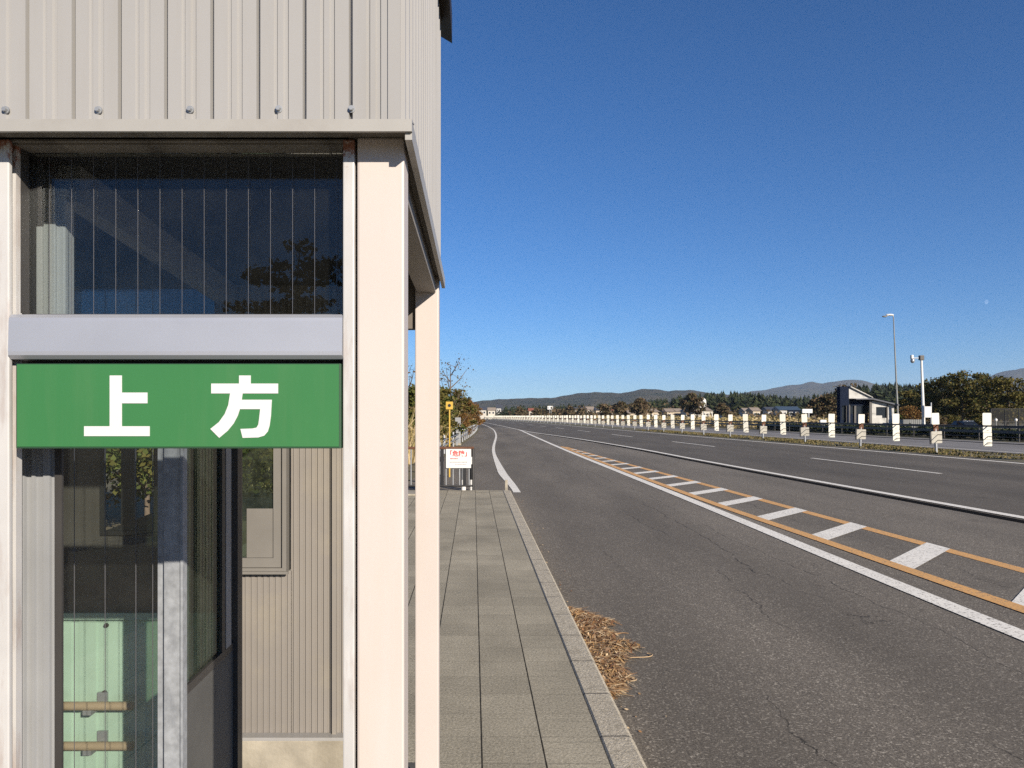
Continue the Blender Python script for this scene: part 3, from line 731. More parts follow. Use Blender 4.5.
# sliding door wall of the waiting room
D = MB(); Yd = 2.48
st1 = MB(); st1.box(xs(156, Yd), xs(163.5, Yd), Yd + .012, Yd + .05, 0, 1.93); dr = st1.build('door', M['galvanised'], SH)
st2 = MB(); st2.box(xs(165, Yd), xs(183, Yd) - .0005, Yd - .01, Yd + .05, 0, 1.93, 0, .003); st2.box(xs(183, Yd), xs(185.5, Yd), Yd - .02, Yd + .012, 0, 1.93); st2.build('stile', M['galvanised'], dr)
st3 = MB(); st3.box(xs(52, Yd), xs(61, Yd), Yd, Yd + .006, 0, 1.93); st3.build('stile', M['alu_dark'], dr)
pg = MB(); pg.box(xs(58, Yd), xs(156, Yd), Yd + .02, Yd + .026, .05, 2.1640); pg.build('pane', M['glass'], dr)
wr = MB()
for px in (71, 102, 133, 150): x = xs(px, Yd); wr.box(x - .0011, x + .0011, Yd + .0185, Yd + .0195, .05, 2.1640)
wr.build('glass_wire', M['wire'], dr)
# side partition, running back from the door wall
px0 = xs(185.5, Yd) + SKEW * Yd
pa = MB(); pa.box(px0 - .03, px0, Yd + .013, 2.97, 0, .725, SKEW); par = pa.build('partition', M['panel_grey'], SH)
p2 = MB(); p2.box(px0 - .02, px0 + .004, Yd + .013, 2.97, .726, .755, SKEW); p2.box(px0 - .02, px0 + .004, 2.83, 2.87, .756, 1.93, SKEW); p2.build('frame', M['alu_dark'], par)
p5 = MB(); p5.box(px0 - .02, px0 + .006, 2.87, 2.93, .756, 1.93, SKEW); p5.build('frame', M['alu'], par)
p3 = MB(); p3.box(px0 - .012, px0 - .006, Yd + .014, 2.83, .756, 1.93, SKEW); p3.build('pane', M['glass_side'], par)
p4 = MB(); p4.box(px0 - .03, px0 + .018, 2.971, 3.03, 0, 1.93, SKEW); p4.build('end_post', M['alu_dark'], par)
# back wall: ribbed siding on a concrete base, with a small window
YW = 3.45; XR = -.50; XL = -1.24
rib = [(0, 0), (.002, .006), (.009, .006), (.011, 0)]
pr = siding_profile(XR - XL - .02, .027, rib)
wx0, wx1, wz0, wz1 = -1.36, xs(288, YW), zs(571, YW), 1.72
def ribbed(x0, x1, z0, z1, mb):
    pts = [(x, y) for x, y in [(XR - .02 - d, YW + z) for d, z in pr] if x0 <= x <= x1]
    n = len(pts)
    mb.add([(x, y, z0) for x, y in pts] + [(x, y, z1) for x, y in pts], [(i, i+1, n+i+1, n+i) for i in range(n-1)])
rw = MB(); ribbed(wx1, XR, .197, 2.2100, rw); ribbed(XL, wx1 + .02, .197, wz0, rw); ribbed(XL, wx1 + .02, wz1, 2.2100, rw); rwo = rw.build('back_wall', M['siding_in'], SH, fix=False)
ct = MB(); ct.box(XR - .02, XR, YW - .012, YW + .06, .197, 2.2040); ct.box(xs(333, YW), xs(337, YW), YW - .02, YW - .004, .197, 2.2040); ct.build('corner_trim', M['siding_in'], rwo)
core = MB(); core.box(wx1 + .01, XR - .021, YW + .03, YW + .06, 0, 2.2040); core.build('wall_core', M['inner_wall'], SH)
cbs = MB(); cbs.box(XL, XR + .02, YW - .05, YW + .08, .0, .192, 0, .006); cbs.build('wall_base', M['concrete'], SH)
fl_ = MB(); fl_.box(XL, XR + .01, YW - .055, YW - .001, .1925, .2065); fl_.build('flashing', M['siding'], SH)
bw = MB()
bw.box(wx0, wx1, YW - .03, YW + .045, wz0, wz0 + .018); bw.box(wx1 - .018, wx1, YW - .028, YW + .045, wz0 + .018, wz1); bw.box(wx0, wx1 + .012, YW - .045, YW - .03, wz0 - .006, wz0 + .006)
bwo = bw.build('window', M['frame_grey'], SH)
sh = MB(); sh.box(wx0, wx1 - .062, YW - .012, YW + .02, wz0 + .019, wz0 + .06); sh.box(wx1 - .062, wx1 - .019, YW - .012, YW + .02, wz0 + .019, wz1); sh.build('sash', M['frame_grey'], bwo)
gl_ = MB(); gl_.box(wx0, wx1 - .062, YW + .002, YW + .006, wz0 + .06, wz1); gl_.build('pane', M['glass_side'], bwo)
fb = MB(); fb.box(xs(247, YW), wx1 - .064, YW - .004, YW + .0005, wz0 + .061, wz0 + .28); fb.build('frosted_film', M['frame_grey'], bwo)
# waiting room back wall: pale green lower panel, grey brown board above with a window opening
gx0, gx1 = -2.6, XL - .002
GZ = zs(612, YW)
gp = MB(); n = int((gx1 - gx0) / .11); pts = []
for i in range(n + 1):
    b = gx0 + i * .11
    pts += [(b, YW), (b + .075, YW), (b + .08, YW + .008), (b + .105, YW + .008)]
pts = [(min(p[0], gx1), p[1]) for p in pts]; n = len(pts)
gp.add([(x, yy, 0) for x, yy in pts] + [(x, yy, GZ - .03) for x, yy in pts], [(i, i+1, n+i+1, n+i) for i in range(n-1)])
gpo = gp.build('lower_wall', M['green_wall'], SH, fix=False)
cp = MB(); cp.box(gx0, gx1, YW - .022, YW + .03, GZ - .03, GZ); cp.build('cap', M['green_wall'], gpo)
for px, py in ((107, 625), (105, 692)): v = at(px, py, YW); dt = MB(); dt.tube([(v.x, YW - .001, v.z), (v.x, YW - .012, v.z)], .010, 8); dt.build('screw', M['alu_dark'], gpo)
ox0, ox1 = xs(101, YW), xs(153, YW); oz0 = zs(535, YW)
up = MB(); up.box(gx0, ox0, YW + .005, YW + .03, GZ, 2.06); up.box(ox1, gx1, YW + .005, YW + .03, GZ, 2.06); up.box(ox0, ox1, YW + .005, YW + .03, GZ, oz0); up.box(ox0, ox1, YW + .005, YW + .03, 1.62, 2.06); up.box(xs(214, YW), gx1, YW + .005, YW + .03, 2.0602, 2.2100); up.box(gx0, xs(78, YW), YW + .005, YW + .03, 2.0602, 2.2100)
upo = up.build('inner_wall', M['inner_wall'], SH)
cp_ = MB(); cp_.box(xs(78, YW), xs(214, YW), YW + .012, YW + .02, 2.0605, 2.2098); cp_.build('sky_dimmer_pane', M['glass_dimmer'], upo)  # dark pane added to dim the sky patch above the back wall
tf = MB(); tf.box(ox0, ox0 + .02, YW - .01, YW + .004, oz0, 1.62); tf.box(ox0 + .02, ox1, YW - .01, YW + .004, oz0, oz0 + .02); tf.box((ox0 + ox1) / 2 - .03, (ox0 + ox1) / 2 + .03, YW + .006, YW + .025, oz0 + .02, 1.62)
tf.prism([(ox0 + .02, oz0 + .02), (ox1, oz0 + .02), (ox1, oz0 + .10)], 'y', YW - .002, YW + .012); tf.build('window_frame', M['alu_dark'], upo)
lw_ = MB(); lw_.box(gx0, gx0 + .03, 1.70, YW, 0, 2.2040); lw_.build('side_wall', M['inner_wall'], SH)
bd = MB(); bd.prism([(-1.06, 1.80), (-1.01, 1.80), (-1.235, 3.43), (-1.31, 3.43)], 'z', 2.125, 2.2105); bd.build('reflection_beam', M['siding'], SH)  # pale beam added to imitate the diagonal reflection in the upper window
# two beige handrails on the green wall
for py in (706, 746):
    z = zs(py, 3.33)
    r = MB(); r.tube([(-2.55, 3.33, z), (xs(128, 3.33) + .02, 3.33, z)], .0185, 14); ro = r.build('wall_rail', M['rail'], SH)
    for xx in (xs(89, 3.33), xs(89, 3.33) - .6):
        k_ = MB(); k_.box(xx - .018, xx + .018, 3.32, 3.445, z - .034, z - .022); k_.box(xx - .018, xx + .018, 3.312, 3.32, z - .034, z - .014); k_.box(xx - .022, xx + .022, 3.436, 3.448, z - .05, z + .02)
        k_.build('bracket', M['steel'], ro)
slab = MB(); slab.box(-2.7, -.36, 1.58, 3.6, .0005, .006, SKEW * 0); slab.build('floor', M['floor'], SH)

# the green name sign
SG = thing('name_sign', 'green sign with two large white kanji under the window', 'sign', (-.69, 1.60, 1.5))
sx0, sx1, sz0, sz1 = xs(16, 1.59), xs(340.5, 1.59), zs(448.5, 1.59), zs(363.5, 1.59)
b = MB(); b.box(sx0, sx1, 1.590, 1.640, sz0, sz1, 0, .0015); b.build('sign_board', M['sign_edge'], SG)
b = MB(); b.box(sx0 + .003, sx1 - .003, 1.5885, 1.5897, sz0 + .004, sz1 - .002); b.build('sign_face', M['sign_green'], SG)
def glyph(polys, name):
    mb = MB()
    for poly in polys:
        p = [at(cx * .4492, 300 + cy * .4492, 1.587) for cx, cy in poly]; n = len(p)
        q = [v + Vector((0, .0014, 0)) for v in p]
        tris = tessellate_polygon([p])
        mb.add(p + q, [tuple(t) for t in tris] + [(k, (k+1) % n, n + (k+1) % n, n + k) for k in range(n)])
    return mb.build(name, M['sign_white'], SG)
glyph([[(187, 281), (244, 281), (244, 168), (271, 168), (271, 206), (328, 206), (328, 230), (271, 230), (271, 281), (333, 281), (333, 303), (187, 303)]], 'kanji_letter')
glyph([[(470, 186), (532, 186), (532, 168), (558, 168), (558, 186), (619, 186), (619, 208), (540, 208), (538, 222), (605, 222), (603, 258), (600, 280), (596, 293), (588, 302), (575, 306), (540, 307), (535, 287), (562, 286), (571, 284), (575, 277), (577, 262), (579, 243), (534, 243), (529, 258), (520, 275), (507, 291), (488, 307), (468, 287), (487, 272), (500, 254), (508, 234), (512, 208), (470, 208)]], 'kanji_letter')

# ---------------------------------------------------------------- barrier at the end of the pavement
YQ = 17.05
BR = thing('pipe_barrier', 'low pipe barrier with rusty top rail closing off the pavement', 'barrier', (-1.6, YQ, -.12))
xa, xb = xs(400, YQ), xs(474, YQ); zt = zs(448, YQ)
r = MB(); r.tube([(xa, YQ, zt), (xb, YQ, zt)], .032, 10); r.build('top_rail', M['rust'], BR)
r = MB(); r.tube([(xa, YQ, .08), (xb, YQ, .08)], .022, 8); r.build('bottom_rail', M['alu_dark'], BR)
for px in (402, 437, 473.3): x = xs(px, YQ); r = MB(); r.tube([(x, YQ, -.13), (x, YQ, zt)], .028, 10); r.build('post', M['alu_dark'], BR)
for px in (405, 411, 417, 421, 446, 453, 459.5, 469): x = xs(px, YQ); r = MB(); r.tube([(x, YQ, .08), (x, YQ, zt)], .014, 8); r.build('bar', M['steel'], BR)
for px in (424.5, 429, 442, 464.5): x = xs(px, YQ); r = MB(); r.box(x - .035, x + .035, YQ - .02, YQ + .02, .085, zt - .034); r.build('bar', M['black_metal'], BR)
WS = thing('warning_sign', 'white warning board with red kanji hung on the pipe barrier', 'sign', (-1.25, YQ - .06, .45))
b = MB(); bx0, bx1, bz0, bz1 = xs(446, 17), xs(471, 17), zs(468, 17), zs(449, 17); b.box(bx0, bx1, YQ - .055, YQ - .04, bz0, bz1, 0, .004); b.build('board', M['white'], WS)
def text_obj(body, x, y, z, size, m, name, parent, off=0.0, sx=1.0):
    cu = bpy.data.curves.new('lettering', 'FONT'); cu.body = body; cu.size = size; cu.align_x = 'CENTER'; cu.offset = off
    to = bpy.data.objects.new('lettering', cu); C.objects.link(to)
    bpy.context.view_layer.update()
    me = bpy.data.meshes.new_from_object(to.evaluated_get(bpy.context.evaluated_depsgraph_get()))
    bpy.data.objects.remove(to); bpy.data.curves.remove(cu)
    mb = MB(); mb.add([(x + v.co.x * sx, y, z + v.co.y) for v in me.vertices], [tuple(p.vertices) for p in me.polygons]); bpy.data.meshes.remove(me)
    return mb.build(name, m, parent, fix=False)
cxb = (bx0 + bx1) / 2
text_obj('「危険」', cxb, YQ - .0565, bz0 + .27, .135, M['red'], 'red_lettering', WS, .004)
ln = MB()
rnd = random.Random(3)
def dashes(z, h, x0, x1, mb):
    x = x0
    while x < x1:
        w_ = rnd.uniform(.012, .03); mb.box(x, min(x + w_, x1), YQ - .0572, YQ - .056, z, z + h); x += w_ + .008
rl = MB(); dashes(bz0 + .195, .022, bx0 + .09, bx0 + .27, rl); rl.build('small_lettering', M['red'], WS)
dashes(bz0 + .12, .02, bx0 + .08, bx1 - .08, ln); dashes(bz0 + .075, .014, bx0 + .2, bx1 - .1, ln); ln.build('small_lettering', M['grey_ink'], WS)

# guard posts behind the barrier
def guard_post(loc, label, group):
    t = thing('guard_post', label, 'post', loc, group); x, y, z = loc
    b = MB(); b.tube([(x, y, z), (x, y, z + .86)], .06, 12); b.sphere((x, y, z + .86), .06, 12, 6, (1, 1, .4)); b.build('pole', M['steel'], t)
    c = MB(); c.tube([(x, y, z + .62), (x, y, z + .74)], .064, 12); c.build('reflective_band', M['black_metal'], t)
    c = MB(); c.box(x - .05, x + .05, y - .1, y - .062, z + .28, z + .52); c.build('bracket', M['steel'], t)
    return t
GG = 'white guard posts along the left road edge'
y0 = 19.0; first = None
for i in range(30):
    Y = 19.2 + i * 3.3
    loc = (Prow(Y) + (1.25 * max(0, 1 - i / 4)), Y, -.13)
    if first is None: first = guard_post(loc, 'white guard post with dark band in the row along the left road edge', GG)
    else: dup(first, loc)
gc = MB()
for zz in (.32, .55):
    gc.tube([(Prow(Y) + .11, Y, zz) for Y in range(34, 116, 4)], .025, 6)
tag(gc.build('guard_cable', M['steel'], None), 'pair of steel guard pipes running along the left road edge posts', 'guard rail')
for i, (px, lab) in enumerate(((463.5, 'white bollard behind the warning board'), (472, 'dark banded white bollard at the barrier end'))):
    Y = 18.0; x = xs(px, Y) ; t = thing('bollard', lab, 'bollard', (x, Y, -.13), 'bollards behind the barrier')
    b = MB(); b.tube([(x, Y, -.13), (x, Y, .62)], .055, 12); b.sphere((x, Y, .62), .055, 12, 6); b.build('pole', M['white'], t)
    b = MB(); b.tube([(x, Y, .14), (x, Y, .50)], .058, 12); b.build('band', M['black_metal' if i else 'steel'], t)
Y = 22; x = xs(449.5, Y); zc = zs(405.5, Y)
YM = thing('yellow_marker', 'yellow square marker with black dot on a thin yellow pole', 'sign', (x, Y, -.13))
b = MB(); b.tube([(x, Y, -.13), (x, Y, zc)], .024, 10); b.build('pole', M['yellow'], YM)
b = MB(); b.box(x - .10, x + .10, Y - .045, Y - .03, zc - .11, zc + .11, 0, .006); b.build('plate', M['yellow'], YM)
b = MB(); b.tube([(x, Y - .045, zc), (x, Y - .05, zc)], .045, 16); b.build('dot', M['black_metal'], YM)
Y = 46; x0, x1 = xs(455, Y), xs(460.5, Y); GCB = thing('roadside_cabinet', 'blue grey narrow roadside cabinet behind the barrier', 'cabinet', ((x0+x1)/2, Y, -.13))
b = MB(); b.box(x0, x1, Y, Y + .2, .0, zs(417.5, Y), 0, .01); b.build('body', M['steel'], GCB)
b = MB(); b.box(x0 + .02, x1 - .02, Y - .012, Y - .001, .3, zs(419, Y)); b.build('door', M['alu'], GCB)
b = MB(); b.box(x0 - .03, x1 + .03, Y - .03, Y + .23, -.13, .0); b.build('plinth', M['concrete'], GCB)
rb = MB(); rb.box(-2.9, -1.75, 15.6, 16.2, .001, .05, 0, .02); tag(rb.build('concrete_slab', M['concrete']), 'flat broken concrete slab lying on the pavement end', 'slab')
x = -.05 - .0; dp = thing('kerb_marker', 'small grey stub post at the far kerb end', 'marker post', (.72 - SKEW * 16.9, 16.95, -.13))
b = MB(); b.box(.69 - SKEW*16.9, .75 - SKEW*16.9, 16.92, 16.98, -.13, .22, 0, .008); b.build('stub', M['concrete'], dp)

# ---------------------------------------------------------------- median: anti-glare boards, posts, cables
def rounded(x0, x1, z0, z1, r, n=4):
    out = []
    for cx, cz, a0 in ((x1 - r, z0 + r, -PI/2), (x1 - r, z1 - r, 0), (x0 + r, z1 - r, PI/2), (x0 + r, z0 + r, PI)):
        for i in range(n + 1): a = a0 + PI/2 * i / n; out.append((cx + r * math.cos(a), cz + r * math.sin(a)))
    return out
def make_a(loc):
    x, y, z = loc; t = thing('glare_board', 'tall cream double plate glare board on the central strip without its own post', 'glare board', loc, 'cream glare boards along the central strip')
    b = MB(); b.prism(rounded(x - .195, x + .195, 1.22, 1.76, .05), 'y', y, y + .02); b.build('upper_plate', M['cream_plate'], t)
    b = MB()
    for k, (za, zb_) in enumerate(((.90, 1.15), (.60, .89), (.30, .59))): b.prism(rounded(x - .18 + .012*k, x + .20 + .012*k, za, zb_, .02), 'y', y - .006, y + .014)
    b.build('lower_plate', M['cream_plate'], t)
    c = MB()
    for za, sgn in ((.95, 1), (.66, 1), (.36, -1)):
        c.prism([(x - .1, za), (x + .02, za + .02), (x + .16, za + .11 * (1 if sgn > 0 else .3)), (x + .04, za + .05)], 'y', y - .010, y - .0065)
    c.build('black_mark', M['black_metal'], t)
    s_ = MB(); s_.tube([(x, y + .05, .32), (x, y + .05, 1.7)], .018, 8); s_.build('stay', M['steel'], t)
    return t
def make_b(loc):
    x, y, z = loc; t = thing('cable_post', 'white cable post with cream top plate and wide scuffed lower plate on the central strip', 'post', loc, 'cable posts along the central strip')
    b = MB(); b.tube([(x, y + .06, -.14), (x, y + .06, 1.0)], .065, 12); b.build('pole', M['steel'], t)
    b = MB(); b.prism(rounded(x - .185, x + .185, 1.2, 1.75, .03), 'y', y, y + .02); b.build('upper_plate', M['cream_plate'], t)
    b = MB(); b.box(x - .13, x + .13, y + .0, y + .05, .9, 1.19, 0, .02); b.build('bracket', M['rust'], t)
    b = MB(); b.prism(rounded(x - .27, x + .27, .30, .87, .03), 'y', y - .03, y - .008); b.build('lower_plate', M['patched'], t)
    b = MB(); b.box(x - .34, x - .275, y - .03, y + .03, .25, .92); b.build('edge_strip', M['black_metal'], t)
    return t
a0 = b0 = None
for k in range(-1, 118):
    Y = 33.8 + 3.53 * k; loc = (Mrow(Y), Y, -.14)
    if k % 2 == 0:
        if a0 is None: a0 = make_a(loc)
        else: dup(a0, loc, rnd.gauss(0, .10), rnd.uniform(.98, 1.015), tilt=(rnd.gauss(0, .02), rnd.gauss(0, .022)))
    else:
        if b0 is None: b0 = make_b(loc)
        else: dup(b0, loc, rnd.gauss(0, .10), rnd.uniform(.98, 1.015), tilt=(rnd.gauss(0, .02), rnd.gauss(0, .022)))
cb = MB()
for zz, rr_ in ((1.19, .028), (.72, .018), (.45, .018)): cb.tube([(Mrow(Y) + .03, Y, zz) for Y in range(20, 460, 6)], rr_, 5)
tag(cb.build('median_cable', M['black_metal'], None), 'black guard cables strung along the central strip posts', 'guard cable')
# dark guard rail on the far side
fo = lambda Y: Mrow(Y) + 14.6
fr_ = thing('far_guardrail', 'long dark guard rail on the far side of the opposite carriageway', 'guard rail', (fo(60), 60, -.14))
b = MB()
for za, zb_ in ((.42, .62), (.78, .9)):
    pts = [(fo(Y), Y) for Y in range(20, 330, 8)]; n = len(pts)
    b.add([(x, y, za) for x, y in pts] + [(x, y, zb_) for x, y in pts] + [(x + .05, y, za) for x, y in pts] + [(x + .05, y, zb_) for x, y in pts],
          [(i, i+1, n+i+1, n+i) for i in range(n-1)] + [(2*n+i, 3*n+i, 3*n+i+1, 2*n+i+1) for i in range(n-1)] + [(n+i, n+i+1, 3*n+i+1, 3*n+i) for i in range(n-1)])
b.build('rail', M['alu_dark'], fr_, fix=False)
for Y in range(20, 326, 4):
    p_ = MB(); p_.tube([(fo(Y) + .09, Y, -.14), (fo(Y) + .09, Y, .95)], .05, 6); p_.build('post', M['alu_dark'], fr_)

# ---------------------------------------------------------------- opposite shelter
YS = 85.0; zb_ = zs(428.5, YS)
OS = thing('opposite_shelter', 'small dark and white bus shelter with sloping roof across the road', 'bus shelter', (xs(866, YS), YS, zb_))
X = lambda px: xs(px, YS)
Z = lambda py: zs(py, YS)
b = MB(); b.box(X(836), X(905), YS - 3.0, YS + 3.6, -.14, zb_ - .002, 0); b.build('platform', M['concrete'], OS)
b = MB(); b.box(X(840.2), X(849), YS, YS + .9, Z(405.5), Z(386.5)); b.build('tower', M['hut_dark'], OS)
b = MB(); b.box(X(840.2), X(841.8), YS - .02, YS + .9, zb_, Z(405.5)); b.build('post', M['hut_dark'], OS)
b = MB(); b.box(X(847.5), X(849), YS - .02, YS + .2, zb_, Z(405.5)); b.build('post', M['hut_dark'], OS)
b = MB(); b.box(X(841.8), X(847.5), YS + .4, YS + .5, Z(420), Z(405.5)); b.build('window', M['dark_glass'], OS)
b = MB(); b.box(X(841.8), X(847.5), YS + .38, YS + .5, zb_, Z(420)); b.build('lower_wall', M['hut_dark'], OS)
b = MB(); b.prism([(X(849), Z(398.5)), (X(849), Z(387.5)), (X(850.5), Z(387.5)), (X(870.5), Z(397.6)), (X(870.5), Z(398.5))], 'y', YS + .02, YS + 1.4); b.build('gable', M['hut_white'], OS)
b = MB(); b.prism([(X(849.8), Z(387.2)), (X(849.8), Z(386.2)), (X(872), Z(397)), (X(872), Z(398))], 'y', YS - .25, YS + 1.6); b.build('roof', M['hut_white'], OS)
b = MB(); b.prism([(X(854), Z(399.6)), (X(854), Z(398.7)), (X(871), Z(398.3)), (X(897), Z(404.4)), (X(897), Z(405.8)), (X(871), Z(399.6))], 'y', YS - .5, YS + 3.0); b.build('roof', M['roof_dark'], OS)
b = MB(); b.box(X(849.05), X(853), YS + .7, YS + .8, zb_, Z(398.6)); b.box(X(857), X(859), YS + .68, YS + .8, zb_, Z(399.7)); b.build('frame', M['alu_dark'], OS)
b = MB(); b.box(X(849.05), X(871.5), YS + .82, YS + .9, zb_, Z(414)); b.build('lower_wall', M['hut_dark'], OS)
b = MB(); b.box(X(853), X(871.5), YS + .66, YS + .9, Z(405.5), Z(399.7)); b.build('lintel', M['hut_dark'], OS)
b = MB(); b.box(X(853.1), X(871.4), YS + .84, YS + .88, Z(413.9), Z(405.6)); b.build('window', M['dark_glass'], OS)
b = MB(); b.box(X(869.5), X(871.8), YS - .02, YS + .2, zb_, Z(399.7)); b.build('post', M['alu_dark'], OS)
b = MB()
b.prism([(X(872.4), zb_), (X(872.4), Z(400.7)), (X(876.5), Z(401.4)), (X(876.5), zb_)], 'y', YS + .1, YS + .3)
b.prism([(X(876.5), Z(415.5)), (X(882.5), Z(415.5)), (X(882.5), zb_), (X(876.5), zb_)], 'y', YS + .1, YS + .3)
b.prism([(X(876.5), Z(407)), (X(876.5), Z(401.4)), (X(894.5), Z(405.3)), (X(894.5), Z(407))], 'y', YS + .1, YS + .3)
b.box(X(882.5), X(894.5), YS + .1, YS + .3, zb_, Z(418)); b.box(X(888), X(894.5), YS + .1, YS + .3, Z(418), Z(407))
b.build('end_wall', M['hut_white'], OS)
b = MB(); b.box(X(876.6), X(887.9), YS + .2, YS + .26, Z(418), Z(407)); b.build('window', M['dark_glass'], OS)
b = MB(); b.box(X(887), X(888.2), YS + .05, YS + .098, zb_, Z(403.8)); b.build('downpipe', M['alu_dark'], OS)

# lamp posts
YL = 86; bl = thing('street_lamp', 'very tall thin street lamp with two heads beside the opposite shelter', 'street lamp', (xs(898.5, YL), YL, -.14))
p0 = Vector((xs(898.5, YL), YL, -.14)); p1 = Vector((xs(893.4, YL), YL, zs(316, YL)))
b = MB(); b.tube([p0, p0.lerp(p1, .5), p1], [.12, .085, .055], 10); b.build('pole', M['fence_grey'], bl)
b = MB(); b.tube([p1, p1 + Vector((-.35, 0, .1)), p1 + Vector((-1.1, -.3, -.08))], .045, 8); b.build('arm', M['steel'], bl)
b = MB(); b.sphere((p1.x - .42, YL - .02, p1.z + .12), .5, 14, 8, (.95, .4, .24)); b.build('lamp_head', M['white'], bl)
b = MB(); b.sphere((p1.x - 1.15, YL - .35, p1.z - .10), .34, 12, 8, (.9, .5, .28)); b.build('lamp_head', M['fence_grey'], bl)
YC = 82; cp_ = thing('camera_pole', 'slim grey pole with a camera hanging from its short arm', 'camera pole', (xs(924, YC), YC, -.14))
q0 = Vector((xs(924, YC), YC, -.14)); q1 = Vector((xs(921.3, YC), YC, zs(356, YC)))
b = MB(); b.tube([q0, q1], [.17, .11], 12); b.build('pole', M['white'], cp_)
b = MB(); b.box(q1.x - .22, q1.x + .22, YC - .2, YC + .2, q1.z - .45, q1.z + .06, 0, .04); b.build('junction_box', M['alu_dark'], cp_)
b = MB(); b.tube([q1 + Vector((-.2, 0, -.22)), q1 + Vector((-1.0, 0, -.22))], .05, 8); b.build('arm', M['steel'], cp_)
b = MB(); b.box(q1.x - 1.12, q1.x - .88, YC - .15, YC + .15, q1.z - .3, q1.z + .1, 0, .04); b.sphere((q1.x - .96, YC - .05, q1.z - .5), .22, 12, 8, (1, 1, 1.2)); b.build('camera', M['steel'], cp_)
nb = thing('notice_board', 'white notice box mounted beside the camera pole foot', 'notice board', (xs(928.5, 81), 81, -.14))
b = MB(); b.box(xs(924.5, 81), xs(931.5, 81), 81, 81.3, zs(417.5, 81), zs(406.5, 81), 0, .02); b.build('board', M['white'], nb)
b = MB(); b.tube([(xs(931.8, 81), 81.15, -.14), (xs(931.8, 81), 81.15, zs(402.5, 81))], .08, 8); b.build('pole', M['steel'], nb)
# grey metal enclosure and car and mesh fence behind the opposite road
b = MB(); ms = []
ex0, ex1 = xs(897, 84), xs(922, 84); n = 26
pts = [(ex0 + (ex1 - ex0) * i / n, 84 + (.06 if i % 2 else 0)) for i in range(n + 1)]
b.add([(x, y, zs(431, 84)) for x, y in pts] + [(x, y, zs(419.5, 84)) for x, y in pts] + [(x, y + .1, zs(431, 84)) for x, y in pts] + [(x, y + .1, zs(419.5, 84)) for x, y in pts],
      [(i, i+1, n+1+i+1, n+1+i) for i in range(n)] + [(2*(n+1)+i, 3*(n+1)+i, 3*(n+1)+i+1, 2*(n+1)+i+1) for i in range(n)] + [(n+1+i, n+2+i, 3*(n+1)+i+1, 3*(n+1)+i) for i in range(n)])
tag(b.build('corrugated_fence', M['fence_grey'], None, fix=False), 'low grey corrugated fence between the shelter and camera pole', 'fence')
mf = thing('mesh_fence', 'black mesh fence at the right edge behind the glare boards', 'fence', (xs(1005, 80), 80, -.14))
fx0, fx1 = xs(991, 80), xs(1060, 80)
for i in range(6):
    x = fx0 + (fx1 - fx0) * i / 5; b = MB(); b.tube([(x, 80, -.14), (x, 80, zs(408.8, 80))], .06, 6); b.build('post', M['black_metal'], mf)
b = MB()
for zz in (zs(409, 80), zs(422, 80), zs(432, 80)): b.tube([(fx0, 80, zz), (fx1, 80, zz)], .045, 6)
b.build('rail', M['black_metal'], mf)
b = MB()
for i in range(76): x = fx0 + (fx1 - fx0) * i / 76; b.box(x - .012, x + .012, 80.03, 80.045, 0, zs(409.2, 80))
b.build('mesh', M['black_metal'], mf)
for i, (px, lab) in enumerate(((996, 'white sign post before the mesh fence'), (1016, 'white topped marker near the mesh fence end'))):
    x = xs(px, 78); t = thing('marker_post', lab, 'marker post', (x, 78, -.14), 'marker posts by the mesh fence')
    b = MB(); b.tube([(x, 78, -.14), (x, 78, zs(420, 78))], .05, 8); b.build('pole', M['fence_grey'], t)
    b = MB(); b.sphere((x, 78, zs(420, 78)), .14, 10, 6, (1, 1, 1.2)); b.build('cap', M['white'], t)

def car(loc, label):
    x, y, z = loc; t = thing('parked_car', label, 'car', loc)
    b = MB(); b.prism([(y - 2.0, z + .35), (y - 2.05, z + .75), (y - 1.2, z + .95), (y + 1.9, z + .95), (y + 2.0, z + .7), (y + 2.0, z + .35)], 'x', x - .84, x + .84); b.build('body', M['car_blue'], t)
    b = MB(); b.add([(x + sx * w_, yy, zz) for yy, zz, w_ in ((y - 1.2, z + .95, .80), (y - .55, z + 1.45, .64), (y + 1.3, z + 1.45, .64), (y + 1.9, z + .95, .80)) for sx in (-1, 1)],
                    [(0, 1, 3, 2), (2, 3, 5, 4), (4, 5, 7, 6), (0, 2, 4, 6), (1, 7, 5, 3)]); b.build('cabin', M['dark_glass'], t)
    b = MB(); b.box(x - .62, x + .62, y - .5, y + 1.28, z + 1.452, z + 1.49, 0, .01); b.build('roof', M['car_blue'], t)
    for sx in (-1, 1):
        for yy in (-1.25, 1.3):
            b = MB(); b.tube([(x + sx * .66, y + yy, z + .32), (x + sx * .86, y + yy, z + .32)], .32, 16, smooth=False); wo = b.build('wheel', M['tyre'], t)
            b = MB(); b.tube([(x + sx * .862, y + yy, z + .32), (x + sx * .87, y + yy, z + .32)], .2, 12); b.build('rim', M['steel'], wo)
        b = MB(); b.box(x + sx * .66 - .14, x + sx * .66 + .14, y - 2.06, y - 1.98, z + .6, z + .74, 0, .01); b.build('headlight', M['lamp_glass'], t)
    b = MB(); b.box(x - .17, x + .17, y - 2.075, y - 2.052, z + .45, z + .56); b.build('number_plate', M['white'], t)
    return t
car((xs(966, 88), 88, zs(433.5, 88) - .05), 'dark blue car parked beyond the opposite carriageway')
